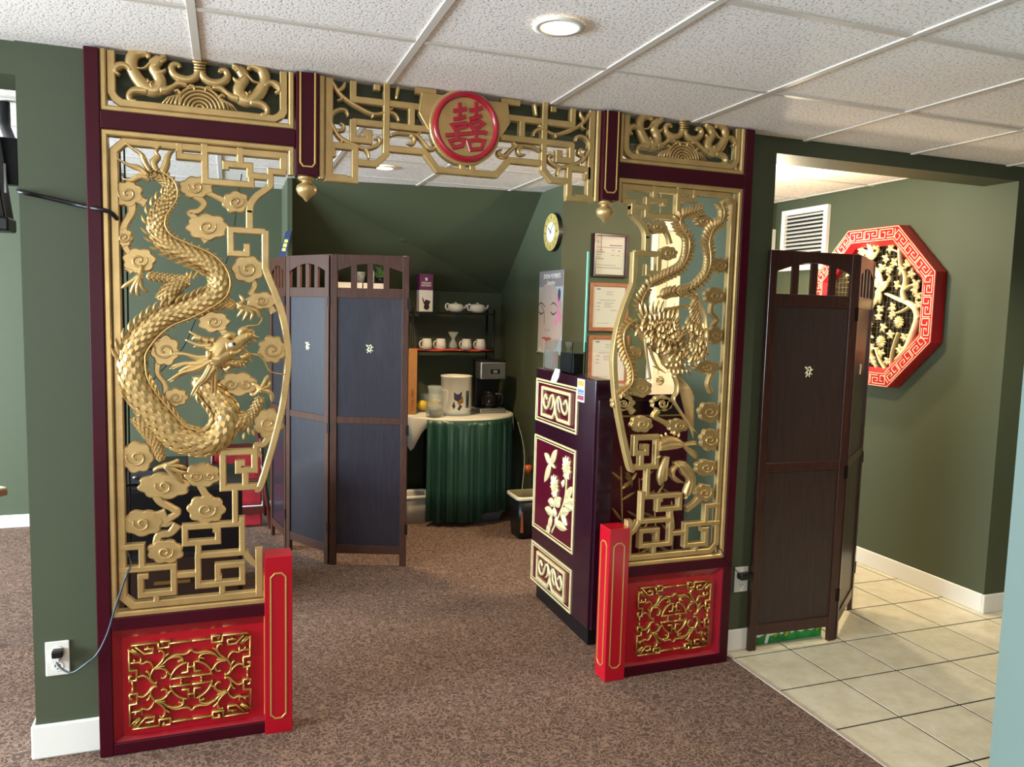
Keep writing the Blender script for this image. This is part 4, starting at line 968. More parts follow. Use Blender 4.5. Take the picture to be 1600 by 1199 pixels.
LN2 = [(.1, .06, .12, .01), (.4, .13, .2, .003), (.4, .19, .2, .003), (.2, .33, .5, .003), (.12, .4, .12, .004), (.35, .4, .3, .003), (.35, .44, .2, .003), (.12, .49, .1, .004), (.35, .49, .25, .003), (.12, .57, .1, .004), (.55, .58, .2, .003), (.12, .9, .4, .002)]
cert(930, 364, 980.5, 434, .014, mat('maroon_frame', '3c1218', .3), 'dark maroon framed certificate, highest of the certificates on the olive wall', LN, dp=.03)
WF = mat('oak_frame', '9a5c3c', .5, noise=.15, nscale=30)
cert(923, 441, 981, 518.5, .026, WF, 'orange-brown wood framed certificate directly below the maroon framed one', LN2)
cert(921, 524, 981, 601, .026, WF, 'orange-brown wood framed certificate just above the reception desk top', LN2)
# clock
c = PX(861, 363, 2.52); rr_ = .5*(PX(861, 333, 2.52)[2]-PX(861, 393, 2.52)[2])
T = wallmap(2.55); u, v = -c[1], c[2]
ck = thing('wall_clock', 'round gold-faced wall clock with black rim on the green wall', 'clock', (2.55, c[1], c[2]))
put('case', M(T).disc(u, v, rr_, -.03, 0, 48, .004), BLACK, ck); put('dial', M(T).disc(u, v, rr_*.97, -.032, -.029, 48, .001), mat('gold_dial', 'd8c070', .35, .3, noise=.15, nscale=40), ck)
put('dial_centre', M(T).disc(u, v, rr_*.52, -.0335, -.032, 36, .0005), PAPER, ck)
nm = M(T)
for k in range(12):
    a_ = PI*2*k/12; nm.ribbon([(u+rr_*.68*math.sin(a_), v+rr_*.68*math.cos(a_)), (u+rr_*.88*math.sin(a_), v+rr_*.88*math.cos(a_))], .005 if k % 3 else .01, -.0335, -.032, ch=.0003)
put('hour_marks', nm, mat('bronze_marks', 'a07a2c', .4, .3), ck, kind='stuff')
put('hour_hand', M(T).ribbon([(u+.01, v-.006), (u-.038, v+.03)], .007, -.036, -.0345, ch=.0003), BLACK, ck); put('minute_hand', M(T).ribbon([(u-.01, v-.012), (u+.05, v+.055)], .004, -.038, -.0365, ch=.0003), BLACK, ck)
# beauty banner
X_ = 2.546; a = PX(843.5, 426, X_); b = PX(881, 420, X_); zt_ = (a[2]+b[2])/2; zb_ = PX(842, 549, X_)[2]; u0, u1 = -a[1], -b[1]; W_, H_ = u1-u0, zt_-zb_
T = wallmap(X_); bn = thing('wall_banner', 'narrow printed banner of a woman with closed eyes and pink flowers', 'poster', (X_, (a[1]+b[1])/2, zb_))
put('banner_sheet', M(T).box(u0, u1, 0, .002, zb_, zt_), mat('banner_grey', 'a9b0b8', .5), bn)
put('banner_rod', M(T).box(u0-.012, u1+.004, -.006, .003, zb_-.008, zb_), mat('rod_gold', 'b09450', .4, .4), bn)
def up(x, y): return u0 + W_*x, zt_ - H_*y
put('heading_band', M(T).box(u0, u1, -.0008, 0, up(0, .195)[1], zt_), mat('banner_taupe', '8a8080', .5), bn)
fc_ = [up(.42+.62*math.cos(t_), .58+.43*math.sin(t_)) for t_ in np.linspace(0, 2*PI, 28)[:-1]]
fc_ = [(min(max(p[0], u0+.002), u1-.002), p[1]) for p in fc_]
put('printed_face', M(T).prism(fc_, -.0014, -.0004, .0002), mat('print_skin', 'a89990', .5), bn)
pr = M(T)
for cx_ in (.1, .62):
    pr.ribbon(sp([up(cx_-.09, .50), up(cx_+.02, .53), up(cx_+.15, .50)], 4), .012, -.002, -.0014, taper=(.5, 1, .4), ch=.0002)
    pr.ribbon(sp([up(cx_-.1, .42), up(cx_+.02, .39), up(cx_+.2, .44)], 4), .010, -.002, -.0014, taper=(.4, 1, .3), ch=.0002)
pr.ribbon([up(.3, .71), up(.34, .735)], .006, -.002, -.0014, ch=.0002); pr.ribbon([up(.44, .735), up(.48, .71)], .006, -.002, -.0014, ch=.0002)
pr.ribbon(sp([up(.12, .42), up(.25, .5), up(.28, .66)], 4), .0045, -.002, -.0014, ch=.0002)
put('printed_features', pr, mat('print_dark', '4c4444', .5), bn, kind='stuff')
lp_ = M(T).prism(sp([up(.15, .825), up(.3, .81), up(.38, .817), up(.46, .81), up(.6, .825), up(.38, .86), up(.15, .825)], 3)[:-1], -.002, -.0014, .0002); put('printed_lips', lp_, mat('print_lips', '9c4a48', .5), bn)
fl_ = M(T)
for x, y, k0 in ((.82, .5, 0), (.9, .57, 1), (.8, .35, 0), (.93, .42, 1), (.75, .62, 1)):
    p = up(x, y)
    for k in range(6): fl_.leaf(p[0], p[1], 2*PI*k/6+k0, .035, .018, -.002, .0004, back=.0004) if p[0] < u1-.03 else fl_.leaf(p[0], p[1], PI*.6+k*.3, .03, .016, -.002, .0004, back=.0004)
put('printed_flowers', fl_, mat('print_pink', 'c47a9a', .5), bn, kind='stuff')
p = up(.86, .22); put('printed_leaf', M(T).leaf(p[0], p[1], -PI/2, .085, .045, -.0022, .0005, back=.0004), mat('print_navy', '3c4c5e', .5), bn)
q = up(.54, .07); text('heading', 'SYGMA MOMENTS', .042, (X_-.0012, -q[0], q[1]), LEFTW, PAPER, bn, sx=.82, bold=.0006)
q = up(.5, .145); text('subheading', 'Surprise', .04, (X_-.0012, -q[0], q[1]), LEFTW, PAPER, bn, shear=.2)

# ================================================================ octagonal carving in the hallway
YC, ZC, RO = .925, 1.575, .503; XF = 4.12
T = wallmap(XF); uc = -YC
oc = thing('octagonal_carving', 'octagonal red-framed wall carving with cream birds and foliage', 'wall art', (4.2, YC, ZC-.47))
def octp(r): return [(uc + r*math.cos(PI/8 + k*PI/4), ZC + r*math.sin(PI/8 + k*PI/4)) for k in range(8)]
kk = math.cos(PI/8)
om = M(T); om.rings([[(p[0], .08, p[1]) for p in octp(RO)], [(p[0], .003, p[1]) for p in octp(RO)], [(p[0], 0, p[1]) for p in octp(RO-.004)], [(p[0], 0, p[1]) for p in octp(RO-.088)], [(p[0], .03, p[1]) for p in octp(RO-.118)], [(p[0], .08, p[1]) for p in octp(RO-.118)]], cap=False, close=True, smooth=False)
put('octagon_frame', om, mat('octagon_red', 'a81420', .3, coat=.3), oc)
km = M(T)
for r in (RO-.006, RO-.084): km.ribbon(octp(r), .0035, -.002, .001, close=True, ch=.0005)
for k in range(8):
    A = np.array(octp(RO-.045)[k]); B_ = np.array(octp(RO-.045)[(k+1) % 8]); t = (B_-A); L_ = np.linalg.norm(t); t /= L_; nn = np.array([-t[1], t[0]])
    n_ = 3; st_ = L_/n_; h_ = .024
    for j in range(n_):
        def q_(a, b): return A + t*(st_*(j + a)) + nn*b*h_
        for P in ([(.04, -1), (.04, 1), (.52, 1)], [(.18, -1), (.96, -1), (.96, 1), (.66, 1)], [(.18, -1), (.18, .35), (.36, .35)], [(.66, 1), (.66, -.35), (.82, -.35)], [(.36, .35), (.5, .35), (.5, -.35), (.36, -.35)]):
            km.ribbon([q_(*p) for p in P], .0042, -.002, .001, ch=.0005)
put('key_border', km, mat('cream_line', 'ecc9a0', .45), oc, kind='stuff')
put('backing', M(T).prism(octp(RO-.118), .072, .078, 0), mat('lattice_dark', '2a2212', .7), oc)
lt = M(T)
for k in range(-12, 13):
    c_ = k*.03; hw = min(RO*kk-.11, (RO*kk-.11)*1.41-abs(c_))
    lt.box(uc+c_-.002, uc+c_+.002, .06, .072, ZC-hw, ZC+hw); lt.box(uc-hw, uc+hw, .062, .073, ZC+c_-.002, ZC+c_+.002)
put('lattice', lt, mat('lattice_wood', '4a3c20', .6), oc, kind='stuff')
CV = mat('carved_cream', 'dccd9c', .42, .15, noise=.12, nscale=25)
def TO(P): return [(-PX(*zp('X', *p), XF+.03)[1], PX(*zp('X', *p), XF+.03)[2]) for p in P]
br = M(T)
for P, w_, tp_ in (([(470, 960), (530, 880), (570, 780), (600, 690), (595, 620), (545, 575), (470, 545), (400, 510)], .034, (1.2, 1.1, 1, 1, .9, .6, .4)), ([(520, 560), (508, 500), (525, 430), (520, 370), (495, 320), (490, 190)], .022, (1.2, 1, .7, .6)),
                   ([(525, 485), (560, 455), (600, 450)], .012, None), ([(550, 600), (500, 628), (460, 640)], .012, None), ([(600, 700), (625, 660)], .016, (1, .3)), ([(330, 870), (360, 960), (400, 1025)], .009, None), ([(480, 770), (440, 900), (430, 1010)], .009, None),
                   ([(250, 820), (290, 900), (340, 1010)], .009, None), ([(490, 235), (450, 215)], .008, None), ([(340, 490), (330, 560), (280, 590)], .01, None)):
    br.ribbon(sp(TO(P), 4), w_, .02, .06, rnd=True, taper=tp_)
put('carved_branch', br, CV, oc)
rn = random.Random(12)
def maple(x, y, s=.03, T_=T):
    p = TO([(x, y)])[0] if x is not None else y
    m_ = M(T_); r0 = rn.uniform(0, 6)
    for k in range(5): m_.leaf(p[0], p[1], r0 + 2*PI*k/5.6, s*rn.uniform(.85, 1.15), s*.55, .03+.006*rn.random(), .01, back=.006)
    put('carved_leaf', m_, CV, oc)
for x, y in [(235, 220), (240, 240), (310, 200), (340, 190), (430, 205), (400, 275), (375, 335), (420, 345), (500, 350), (540, 315), (570, 375), (475, 450), (590, 480), (610, 520), (615, 580), (360, 610), (350, 665), (440, 655), (440, 600), (380, 735), (290, 790), (430, 780),
             (520, 800), (300, 870), (370, 910), (260, 950), (310, 955), (410, 960), (490, 885), (300, 370), (290, 440), (285, 530), (600, 440), (455, 300)]: maple(x, y)
for k in range(34):
    for _ in range(20):
        u_, v_ = uc - .36 + rn.random()*.36, ZC + rn.uniform(-.33, .33)
        if abs(u_-uc) + abs(v_-ZC) < .48: break
    maple(None, (u_, v_))
for x, y in ((285, 712), (490, 700), (370, 830)):
    p = TO([(x, y)])[0]; m_ = M(T)
    for k in range(13): m_.leaf(p[0], p[1], 2*PI*k/13, .038, .014, .028, .01)
    m_.disc(p[0], p[1], .01, .014, .03, 10); put('carved_flower', m_, CV, oc)
for x, y, fl in ((395, 470, 1), (330, 265, 1)):
    m_ = M(T); s_ = 1 if y > 300 else .75
    def q_(a, b): return (x + a*s_, y + b*s_)
    for a_, b_, w_ in (((-45, 30), (30, -40), .045), ((25, -30), (45, -75), .022), ((-10, -20), (-55, -130), .04), ((-30, 0), (-75, -60), .035), ((-30, 30), (-60, 110), .03), ((-20, 30), (-25, 100), .02), ((40, -75), (25, -95), .006)):
        a, b = TO([q_(*a_), q_(*b_)]); m_.leaf(a[0], a[1], math.atan2(b[1]-a[1], b[0]-a[0]), math.hypot(b[0]-a[0], b[1]-a[1])*1.1, w_*s_, .018, .012, back=.01)
    put('carved_bird', m_, CV, oc)
# ================================================================ coffee corner
TZ = .752
tcx, tcy, rx, ry = 2.105, 2.675, .41, .355
tb = thing('serving_table', 'round serving table under a white cloth beneath the sloped ceiling', 'table', (tcx, tcy, 0))
put('tabletop', M().lathe([(0, 0), (1, 0), (1, .025), (0, .025)], (tcx, tcy, TZ-.03), 40, rx-.012, ry-.012), mat('table_brown', '3a2a20', .6), tb)
for x, y in ((1.92, 2.5), (2.32, 2.52), (1.92, 2.88), (2.32, 2.88)): put('leg', M().tube([(x, y, 0), (x, y, TZ-.03)], .014, 8), BLACKM, tb)
CL = mat('white_linen', 'd6cebb', .85, bump=.3, bscale=40)
cl = M(); n = 72; rs = []
for k, (f, z) in enumerate(((0.01, .0), (.5, 0), (.97, 0), (1.0, -.004), (1.012, -.02), (1.02, -.045))):
    ring = []
    for j in range(n):
        a = 2*PI*j/n; wv = .006*math.sin(9*a) if k > 3 else 0; ex = 0
        if k == 5:
            da = (a - math.radians(205) + PI) % (2*PI) - PI; ex = -.2*math.exp(-(da/.24)**2); da2 = (a - math.radians(338) + PI) % (2*PI) - PI; ex += -.09*math.exp(-(da2/.12)**2)
        ring.append((tcx + rx*f*(1+wv)*math.cos(a), tcy + ry*f*(1+wv)*math.sin(a), TZ + z + ex + (.003*math.sin(7*a) if 2 < k < 5 else 0)))
    rs.append(ring)
cl.rings(rs, False); clo = put('tablecloth', cl, CL, None, 'crumpled white cloth covering the round serving table', 'tablecloth', origin=(tcx, tcy, TZ-.05))
mo_ = clo.modifiers.new('s', 'SOLIDIFY'); mo_.thickness = .002
SK = mat('green_satin', '234838', .36, spec=.6); sk = M(); rs = []
A0, A1 = math.radians(226), math.radians(326); nn_ = 220
for k, (z, ef) in enumerate(((TZ-.012, 0), (TZ-.05, .1), (TZ-.065, .5), (.5, .8), (.25, 1), (.035, 1.15))):
    ring = []
    for j in range(nn_):
        q = j/(nn_-1); a = A0 + (A1-A0)*q; pl = .019*ef*(math.tanh(3*math.sin(q*PI*17 + 1.6*math.sin(q*8)))*.5)  + .005*ef*math.sin(q*57+2*math.sin(q*5)) + .004*ef*math.sin(q*101)
        zz = z if k < 5 else (z + (.05 if q > .53 else 0) + .004*math.sin(q*31))
        ring.append((tcx + (rx*1.03+pl)*math.cos(a), tcy + (ry*1.03+pl + .012*ef)*math.sin(a), zz))
    rs.append(ring)
fs = [(k*nn_+j, k*nn_+j+1, (k+1)*nn_+j+1, (k+1)*nn_+j) for k in range(5) for j in range(nn_-1)]
sk.add([p for r in rs for p in r], fs, True); sko = put('table_skirt', sk, SK, None, 'dark green pleated satin skirt hanging around the serving table', 'table skirt')
mo_ = sko.modifiers.new('s', 'SOLIDIFY'); mo_.thickness = .002
TOPZ = TZ + .001
# rack on the table
rk = thing('wire_rack', 'black two-tier shelf rack at the back of the serving table', 'shelf', (2.1, 2.9, TOPZ))
rx0, rx1, ry0, ry1 = 1.80, 2.42, 2.83, 3.0
for x in (rx0, rx1):
    for y in (ry0, ry1): put('post', M().tube([(x, y, TOPZ), (x, y, 1.50)], .008, 8), BLACKM, rk)
for z in (1.472, 1.19): put('shelf', M().box(rx0, rx1, ry0, ry1, z-.012, z), BLACKM, rk, bev=.002)
S1, S2 = 1.473, 1.191
# red tray
tr_ = M(); P = [(1.83, 2.80), (2.40, 2.80), (2.40, 2.985), (1.83, 2.985)]
rs = []
for k, (e, z) in enumerate(((0, .0), (0, .003), (.012, .006))):
    ring = []
    for (x0, y0), (x1, y1) in zip(P, P[1:]+P[:1]):
        for j in range(10):
            x, y = x0+(x1-x0)*j/10, y0+(y1-y0)*j/10; dx, dy = x-2.115, y-2.892; s_ = 1+e/.2
            ring.append((2.115+dx*s_, 2.892+dy*s_, S2 + .001 + z + (abs(math.sin((x-1.83)/.57*2*PI))*-.016 + .006 if k == 2 else 0)))
    rs.append(ring)
tr_.rings(rs, True); put('tray', tr_, mat('coral_red', 'd8563a', .5), None, 'coral red tray with upturned edges under the mugs', 'tray')
def mug(x, y, z, label, inv=True):
    t = thing('mug', label, 'mug', (x, y, z), 'mugs upside down on the red tray'); h, r = .078, .041
    pr = [(0, h-.004), (r*.72, h-.004), (r*.72, h), (r*.78, h), (r*.8, h-.006), (r*.94, h*.5), (r, 0), (r-.004, 0), (r*.9, h*.5), (r*.7, h-.012), (0, h-.012)]
    put('body', M().lathe(pr, (x, y, z), 28, cap=False), CHINA, t)
    a = math.radians(205); d = np.array([math.cos(a), math.sin(a)])
    P_ = [(r*.88, .064), (r*.98+.02, .058), (r*.98+.028, .038), (r*.98+.018, .016), (r*.96, .012)]
    put('handle', M().tube(sp([(x+d[0]*q[0], y+d[1]*q[0], z+q[1]) for q in P_], 4), .0045, 8), CHINA, t); return t
def at(px, y): return PY(px, 530, y)[0]
zt = S2 + .008
for px, lb in ((667, 'white mug upside down at the left end of the red tray'), (689, 'white mug upside down just left of the glass decanter'), (729, 'white mug upside down just right of the glass decanter'), (751, 'white mug upside down at the right end of the red tray')): mug(at(px, 2.86), 2.86, zt, lb)
x = at(708, 2.87); put('decanter', M().lathe([(0, .003), (.03, .003), (.034, .02), (.03, .045), (.014, .07), (.016, .085), (.042, .13), (.040, .13), (.012, .085), (.010, .07), (.026, .045), (.03, .02), (.026, .008), (0, .008)], (x, 2.87, zt), 24, cap=False), GLASS, None, 'fluted clear glass decanter between the mugs', 'decanter')
def teapot(px, y, label):
    x = PY(px, 480, y)[0]; t = thing('teapot', label, 'teapot', (x, y, S1), 'white teapots on the rack top')
    put('body', M().lathe([(0, 0), (.038, 0), (.055, .014), (.062, .035), (.056, .055), (.04, .064), (.028, .066), (.028, .062), (.036, .058), (0, .058)], (x, y, S1+.001), 32, cap=False), CHINA, t)
    put('lid', M().lathe([(.03, 0), (.022, .008), (.006, .011), (.007, .018), (0, .02)], (x, y, S1+.06), 20, cap=False), CHINA, t)
    put('spout', M().tube(sp([(x+.05, y, S1+.03), (x+.074, y, S1+.04), (x+.084, y, S1+.062)], 4), [.014, .008, .006], 8), CHINA, t)
    put('handle', M().tube(sp([(x-.045, y, S1+.055), (x-.066, y, S1+.064), (x-.078, y, S1+.045), (x-.07, y, S1+.022), (x-.055, y, S1+.016)], 4), .006, 8), CHINA, t)
teapot(712, 2.89, 'white china teapot standing nearest the purple box'); teapot(746, 2.87, 'white china teapot at the right end of the rack top')
# boxed decanter
a = PY(655, 484, 2.86); b = PY(676, 484, 2.86); zt_ = PY(665, 428, 2.86)[2]
bx = thing('gift_box', 'purple and white product box standing on the rack top', 'box', ((a[0]+b[0])/2, 2.9, S1))
x0, x1 = a[0], b[0]; zm = S1 + (zt_-S1)*.57
put('box_bottom', M().box(x0, x1, 2.86, 2.95, S1+.001, zm), mat('box_white', 'd8d2cc', .5), bx); put('box_top', M().box(x0, x1, 2.86, 2.95, zm, zt_), mat('box_purple', '6a2450', .4), bx)
xm_ = (x0+x1)/2; FY = 2.859
text('lettering', 'WILLIAM', .018, (xm_, FY, zm+.052), FRONT, PAPER, bx, bold=.0004); text('lettering', 'BOUNDS', .018, (xm_, FY, zm+.034), FRONT, PAPER, bx, bold=.0004)
put('crest', M().prism([(xm_-.009, zm+.09), (xm_+.009, zm+.09), (xm_+.008, zm+.074), (xm_, zm+.066), (xm_-.008, zm+.074)], FY-.0006, FY+.0005, .0002), PAPER, bx)
pm_ = M(); zb_ = S1+.035; pm_.disc(xm_+.004, zb_, .021, FY-.0008, FY+.0005, 20, .0003); pm_.prism([(xm_-.012, zb_+.014), (xm_+.02, zb_+.014), (xm_+.034, zb_+.042), (xm_-.002, zb_+.055), (xm_-.014, zb_+.038), (xm_-.027, zb_+.075), (xm_-.028, zb_+.05)], FY-.0008, FY+.0005, .0003)
put('printed_decanter', pm_, mat('print_wine', '33101a', .5), bx)
# cardboard box upright beside the screen
a = PY(650, 640, 2.62); cb = thing('cardboard_box', 'tall narrow brown cardboard box standing on the table beside the folding screen', 'box', (a[0]-.05, 2.66, TOPZ))
put('carton', M().box(a[0]-.09, a[0], 2.6, 2.68, TOPZ, TOPZ+.46), mat('cardboard', 'a8743e', .75, noise=.08, nscale=20), cb, bev=.003)
text('lettering', 'COOL 1500', .03, (a[0]-.03, 2.5995, TOPZ+.1), ((0, -1, 0), (0, 0, -1), (1, 0, 0)), mat('carton_ink', '3a2818', .6), cb)
# pitcher of lemon water, lemon
p = PY(676, 643, 2.52); px_, py_ = p[0]-.004, 2.45
pt_ = thing('pitcher', 'clear glass pitcher of water with lemon slices', 'pitcher', (px_, py_, TOPZ))
put('glass_body', M().lathe([(0, 0), (.058, 0), (.062, .01), (.058, .09), (.047, .15), (.046, .185), (.052, .215), (.049, .215), (.043, .185), (.044, .15), (.055, .09), (.058, .012), (0, .01)], (px_, py_, TOPZ), 36, cap=False), GLASS, pt_)
put('water', M().lathe([(0, .0105), (.056, .0125), (.0535, .09), (0, .091)], (px_, py_, TOPZ), 32, cap=False), mat('water', 'f6f0d8', .02, trans=1, ior=1.33), pt_)
for k in range(3): put('lemon_slice', M().lathe([(0, 0), (.036, 0), (.036, .007), (0, .007)], (px_-.006+.006*k, py_, TOPZ+.093+.009*k), 20), mat('lemon', 'e8c440', .5), pt_)
put('handle', M().tube(sp([(px_+.044, py_, TOPZ+.185), (px_+.085, py_, TOPZ+.18), (px_+.092, py_, TOPZ+.12), (px_+.07, py_, TOPZ+.065), (px_+.056, py_, TOPZ+.06)], 5), .007, 8), GLASS, pt_)
a = PY(660, 618, 2.72); put('lemon', ball((a[0], 2.72, TOPZ+.05), .034, 1.25, 1, 16), mat('lemon', 'e8c440', .5), None, 'yellow lemon behind the glass pitcher', 'lemon')
# white water crock with printed emblem
a = PY(691, 643, 2.52); b = PY(738, 643, 2.52); cx_ = (a[0]+b[0])/2; cr = (b[0]-a[0])/2 - .002; cy_ = 2.56
zt_ = PY(714, 588, cy_-cr*.6)[2]; hh = zt_ - TOPZ
ck_ = thing('water_dispenser', 'white ceramic countertop dispenser with blue and brown emblem', 'dispenser', (cx_, cy_, TOPZ))
IV = mat('ivory_plastic', 'dcd4bf', .3, coat=.2)
put('tub', M().lathe([(0, 0), (cr*.98, 0), (cr, .012), (cr, hh-.012), (cr*1.03, hh-.01), (cr*1.03, hh), (cr*.95, hh), (cr*.95, hh-.02), (0, hh-.022)], (cx_, cy_, TOPZ), 48, cap=False), IV, ck_)
put('base_band', M().lathe([(cr*1.004, .002), (cr*1.006, .002), (cr*1.006, .035), (cr*1.004, .035)], (cx_, cy_, TOPZ), 48, cap=False), mat('grey_band', 'a9b0aa', .4), ck_)
def onc(du, v): a_ = -PI/2 + du/cr - .1; return (cx_ + (cr+.001)*math.cos(a_), cy_ + (cr+.001)*math.sin(a_), TOPZ+v)
def patch(pts): 
    m_ = M(); c0_ = np.mean(pts, 0); P_ = [onc(*q) for q in pts]; k = len(P_); c3 = onc(*c0_); n3 = np.array([c3[0]-cx_, c3[1]-cy_, 0]); n3 /= np.linalg.norm(n3)
    c3 = tuple(np.array(c3)+n3*.002)
    m_.add(P_ + [c3], [(i_, (i_+1) % k, k) for i_ in range(k)]); return m_
NV = mat('emblem_navy', '2c3048', .5)
put('emblem', patch([(-.035, hh*.6), (.022, hh*.62), (.02, hh*.44), (-.005, hh*.36), (-.033, hh*.42)]), NV, ck_); put('emblem', patch([(-.012, hh*.4), (.03, hh*.5), (.034, hh*.34), (.0, hh*.28)]), mat('emblem_brown', '8c5f2c', .5), ck_)
put('emblem', patch([(-.047, hh*.25), (-.035, hh*.38), (-.022, hh*.25), (-.035, hh*.17)]), NV, ck_); put('emblem', patch([(-.01, hh*.17), (.008, hh*.3), (.026, hh*.25), (.006, hh*.14)]), NV, ck_)
gg = patch([(.054, hh*.2), (.085, hh*.2), (.085, hh*.64), (.054, hh*.64)]); put('level_gauge', gg, mat('gauge_slate', '4a5c68', .4), ck_)
g2 = M(); 
for q in ((.0625, .0765),): 
    a_, b_ = onc(q[0], hh*.27), onc(q[1], hh*.27); g2.tube([tuple(np.array(onc(.0695, hh*f))*1.0 - np.array([0, .004, 0])) for f in (.28, .58)], .006, 8)
put('gauge_tube', g2, BLACK, ck_)
# coffee maker
a = PY(750, 641, 2.56); b = PY(790, 641, 2.56); x0, x1 = a[0], b[0]; xm_ = (x0+x1)/2; y0 = 2.56; W_ = x1-x0
zt_ = PY(770, 566, y0)[2] - TOPZ
cm = thing('coffee_maker', 'black and steel drip coffee maker with glass carafe', 'coffee maker', (xm_, y0+.1, TOPZ))
put('base', M().box(x0, x1, y0, y0+.22, TOPZ, TOPZ+.035), STEEL, cm, bev=.006); put('warming_plate', M().lathe([(0, 0), (.062, 0), (.062, .004), (0, .004)], (xm_, y0+.075, TOPZ+.035), 28), BLACK, cm)
put('water_tower', M().box(x0+.008, x1-.008, y0+.14, y0+.22, TOPZ+.035, TOPZ+zt_), BLACK, cm, bev=.006)
hz = TOPZ + zt_*.66; put('brew_head', M().box(x0, x1, y0+.01, y0+.14, hz, TOPZ+zt_), STEEL, cm, bev=.01); put('head_lid', M().box(x0+.002, x1-.002, y0+.012, y0+.215, TOPZ+zt_, TOPZ+zt_+.008), BLACK, cm, bev=.003)
zd = hz + (TOPZ+zt_-hz)*.45; put('display', M().box(xm_-.02, xm_+.048, y0+.006, y0+.011, zd-.016, zd+.016), BLACK, cm)
put('lcd', M().box(xm_-.002, xm_+.03, y0+.0048, y0+.0062, zd-.01, zd+.01), mat('lcd', '7c8478', .3), cm)
put('carafe', M().lathe([(0, .0), (.05, 0), (.058, .02), (.056, .06), (.04, .09), (.038, .1), (.036, .1), (.038, .088), (.053, .06), (.055, .02), (.048, .004), (0, .003)], (xm_-.006, y0+.075, TOPZ+.04), 32, cap=False), mat('smoked_glass', '3c3430', .03, trans=.75), cm)
put('carafe_lid', M().lathe([(0, .1), (.04, .1), (.038, .112), (0, .114)], (xm_-.006, y0+.075, TOPZ+.04), 24, cap=False), BLACK, cm)
put('carafe_handle', M().tube(sp([(xm_+.03, y0+.05, TOPZ+.135), (xm_+.075, y0+.03, TOPZ+.135), (xm_+.08, y0+.025, TOPZ+.09), (xm_+.07, y0+.03, TOPZ+.06)], 5), .009, 8), BLACK, cm)
# glass tumblers behind
for k, (px, lb) in enumerate(((664, 'leftmost of the clear tumblers standing under the rack shelf'), (678, 'middle one of the clear tumblers standing under the rack shelf'), (692, 'rightmost of the clear tumblers standing under the rack shelf'))):
    x = PY(px, 600, 2.9)[0]; put('tumbler', M().lathe([(0, 0), (.028, 0), (.034, .11), (.032, .11), (.026, .006), (0, .006)], (x, 2.9, TOPZ), 20, cap=False), GLASS, None, lb, 'glass', 'tumblers under the rack')
# bins around the table
def bin_(name, cx_, cy_, w_, d_, h_, mt, label, cat, rim=None, rot=0, kids=()):
    def rrect(w, d, z, r=.03):
        P_ = []
        for sx_, sy_, a0 in ((1, 1, 0), (-1, 1, 90), (-1, -1, 180), (1, -1, 270)):
            for j in range(5):
                a_ = math.radians(a0 + 22.5*j); x, y = sx_*(w/2-r)+r*math.cos(a_), sy_*(d/2-r)+r*math.sin(a_); P_.append((cx_+x*math.cos(rot)-y*math.sin(rot), cy_+x*math.sin(rot)+y*math.cos(rot), z))
        return P_
    t = thing(name, label, cat, (cx_, cy_, 0))
    put('tub', M().rings([rrect(w_*.84, d_*.84, .001), rrect(w_, d_, h_), rrect(w_-.006, d_-.006, h_), rrect(w_*.83, d_*.83, .008)], True), mt, t)
    put('rim', M().rings([rrect(w_+.002, d_+.002, h_-.022), rrect(w_+.018, d_+.018, h_-.02), rrect(w_+.018, d_+.018, h_), rrect(w_-.008, d_-.008, h_+.002), rrect(w_-.008, d_-.008, h_-.03)], False), rim or mt, t)
    return t, rrect
p = PZ(648, 822, 0); bin_('storage_bin', 1.765, 2.56, .19, .2, .2, mat('bin_beige', 'b8b0a0', .5), 'beige plastic bin on the floor left of the green skirt', 'bin', WHITE)
bin_('plastic_tub', 2.24, 2.50, .30, .22, .09, mat('tub_grey', '5c605e', .5), 'low grey plastic tub under the raised skirt hem', 'tub')
wb, rrf = bin_('wastebasket', 2.425, 2.02, .235, .22, .285, mat('waste_black', '141012', .35), 'black wastebasket with a beige liner rim beside the desk', 'wastebasket', mat('rim_cream', 'd0c8a8', .4), rot=.0)
put('liner', M().rings([rrf(.225, .21, .287), rrf(.2, .19, .2)], False), mat('liner_tan', 'a08f66', .6), wb)
lb_ = M().box(2.318, 2.345, 1.913, 1.918, .03, .14); put('printed_figure', M().prism([(2.325, .05), (2.345, .05), (2.342, .12), (2.337, .19), (2.33, .19), (2.326, .12)], 1.9085, 1.9105, .0005), mat('print_rust', '8a4a26', .5), wb)
# small orange lantern ornament on the wall
c = PX(824, 733, 2.50); on = thing('hanging_ornament', 'small round orange lantern ornament hanging beside the desk', 'ornament', (2.50, c[1], c[2]-.03))
put('lantern', M().lathe([(0, -.03), (.02, -.028), (.032, 0), (.03, .022), (.012, .03), (0, .03)], (2.505, c[1], c[2]), 20, cap=False), mat('orange_glass', 'd2622c', .3, coat=.4), on)
put('hook', M().tube(sp([(2.505, c[1], c[2]+.03), (2.507, c[1], c[2]+.07), (2.53, c[1], c[2]+.085), (2.548, c[1], c[2]+.07)], 4), .0025, 6), BLACKM, on)
a, b = PY(809, 660, 2.45), PY(816, 753, 2.1); put('cord', M().tube(sp([(a[0], 2.45, a[2]), (a[0]+.0, 2.3, .5), (b[0]+.02, 2.16, .25), (b[0]+.0, 2.2, .01)], 6), .003, 6), mat('cord_grey', 'a09c94', .5), None, 'pale cord hanging from the right side of the serving table', 'cord')

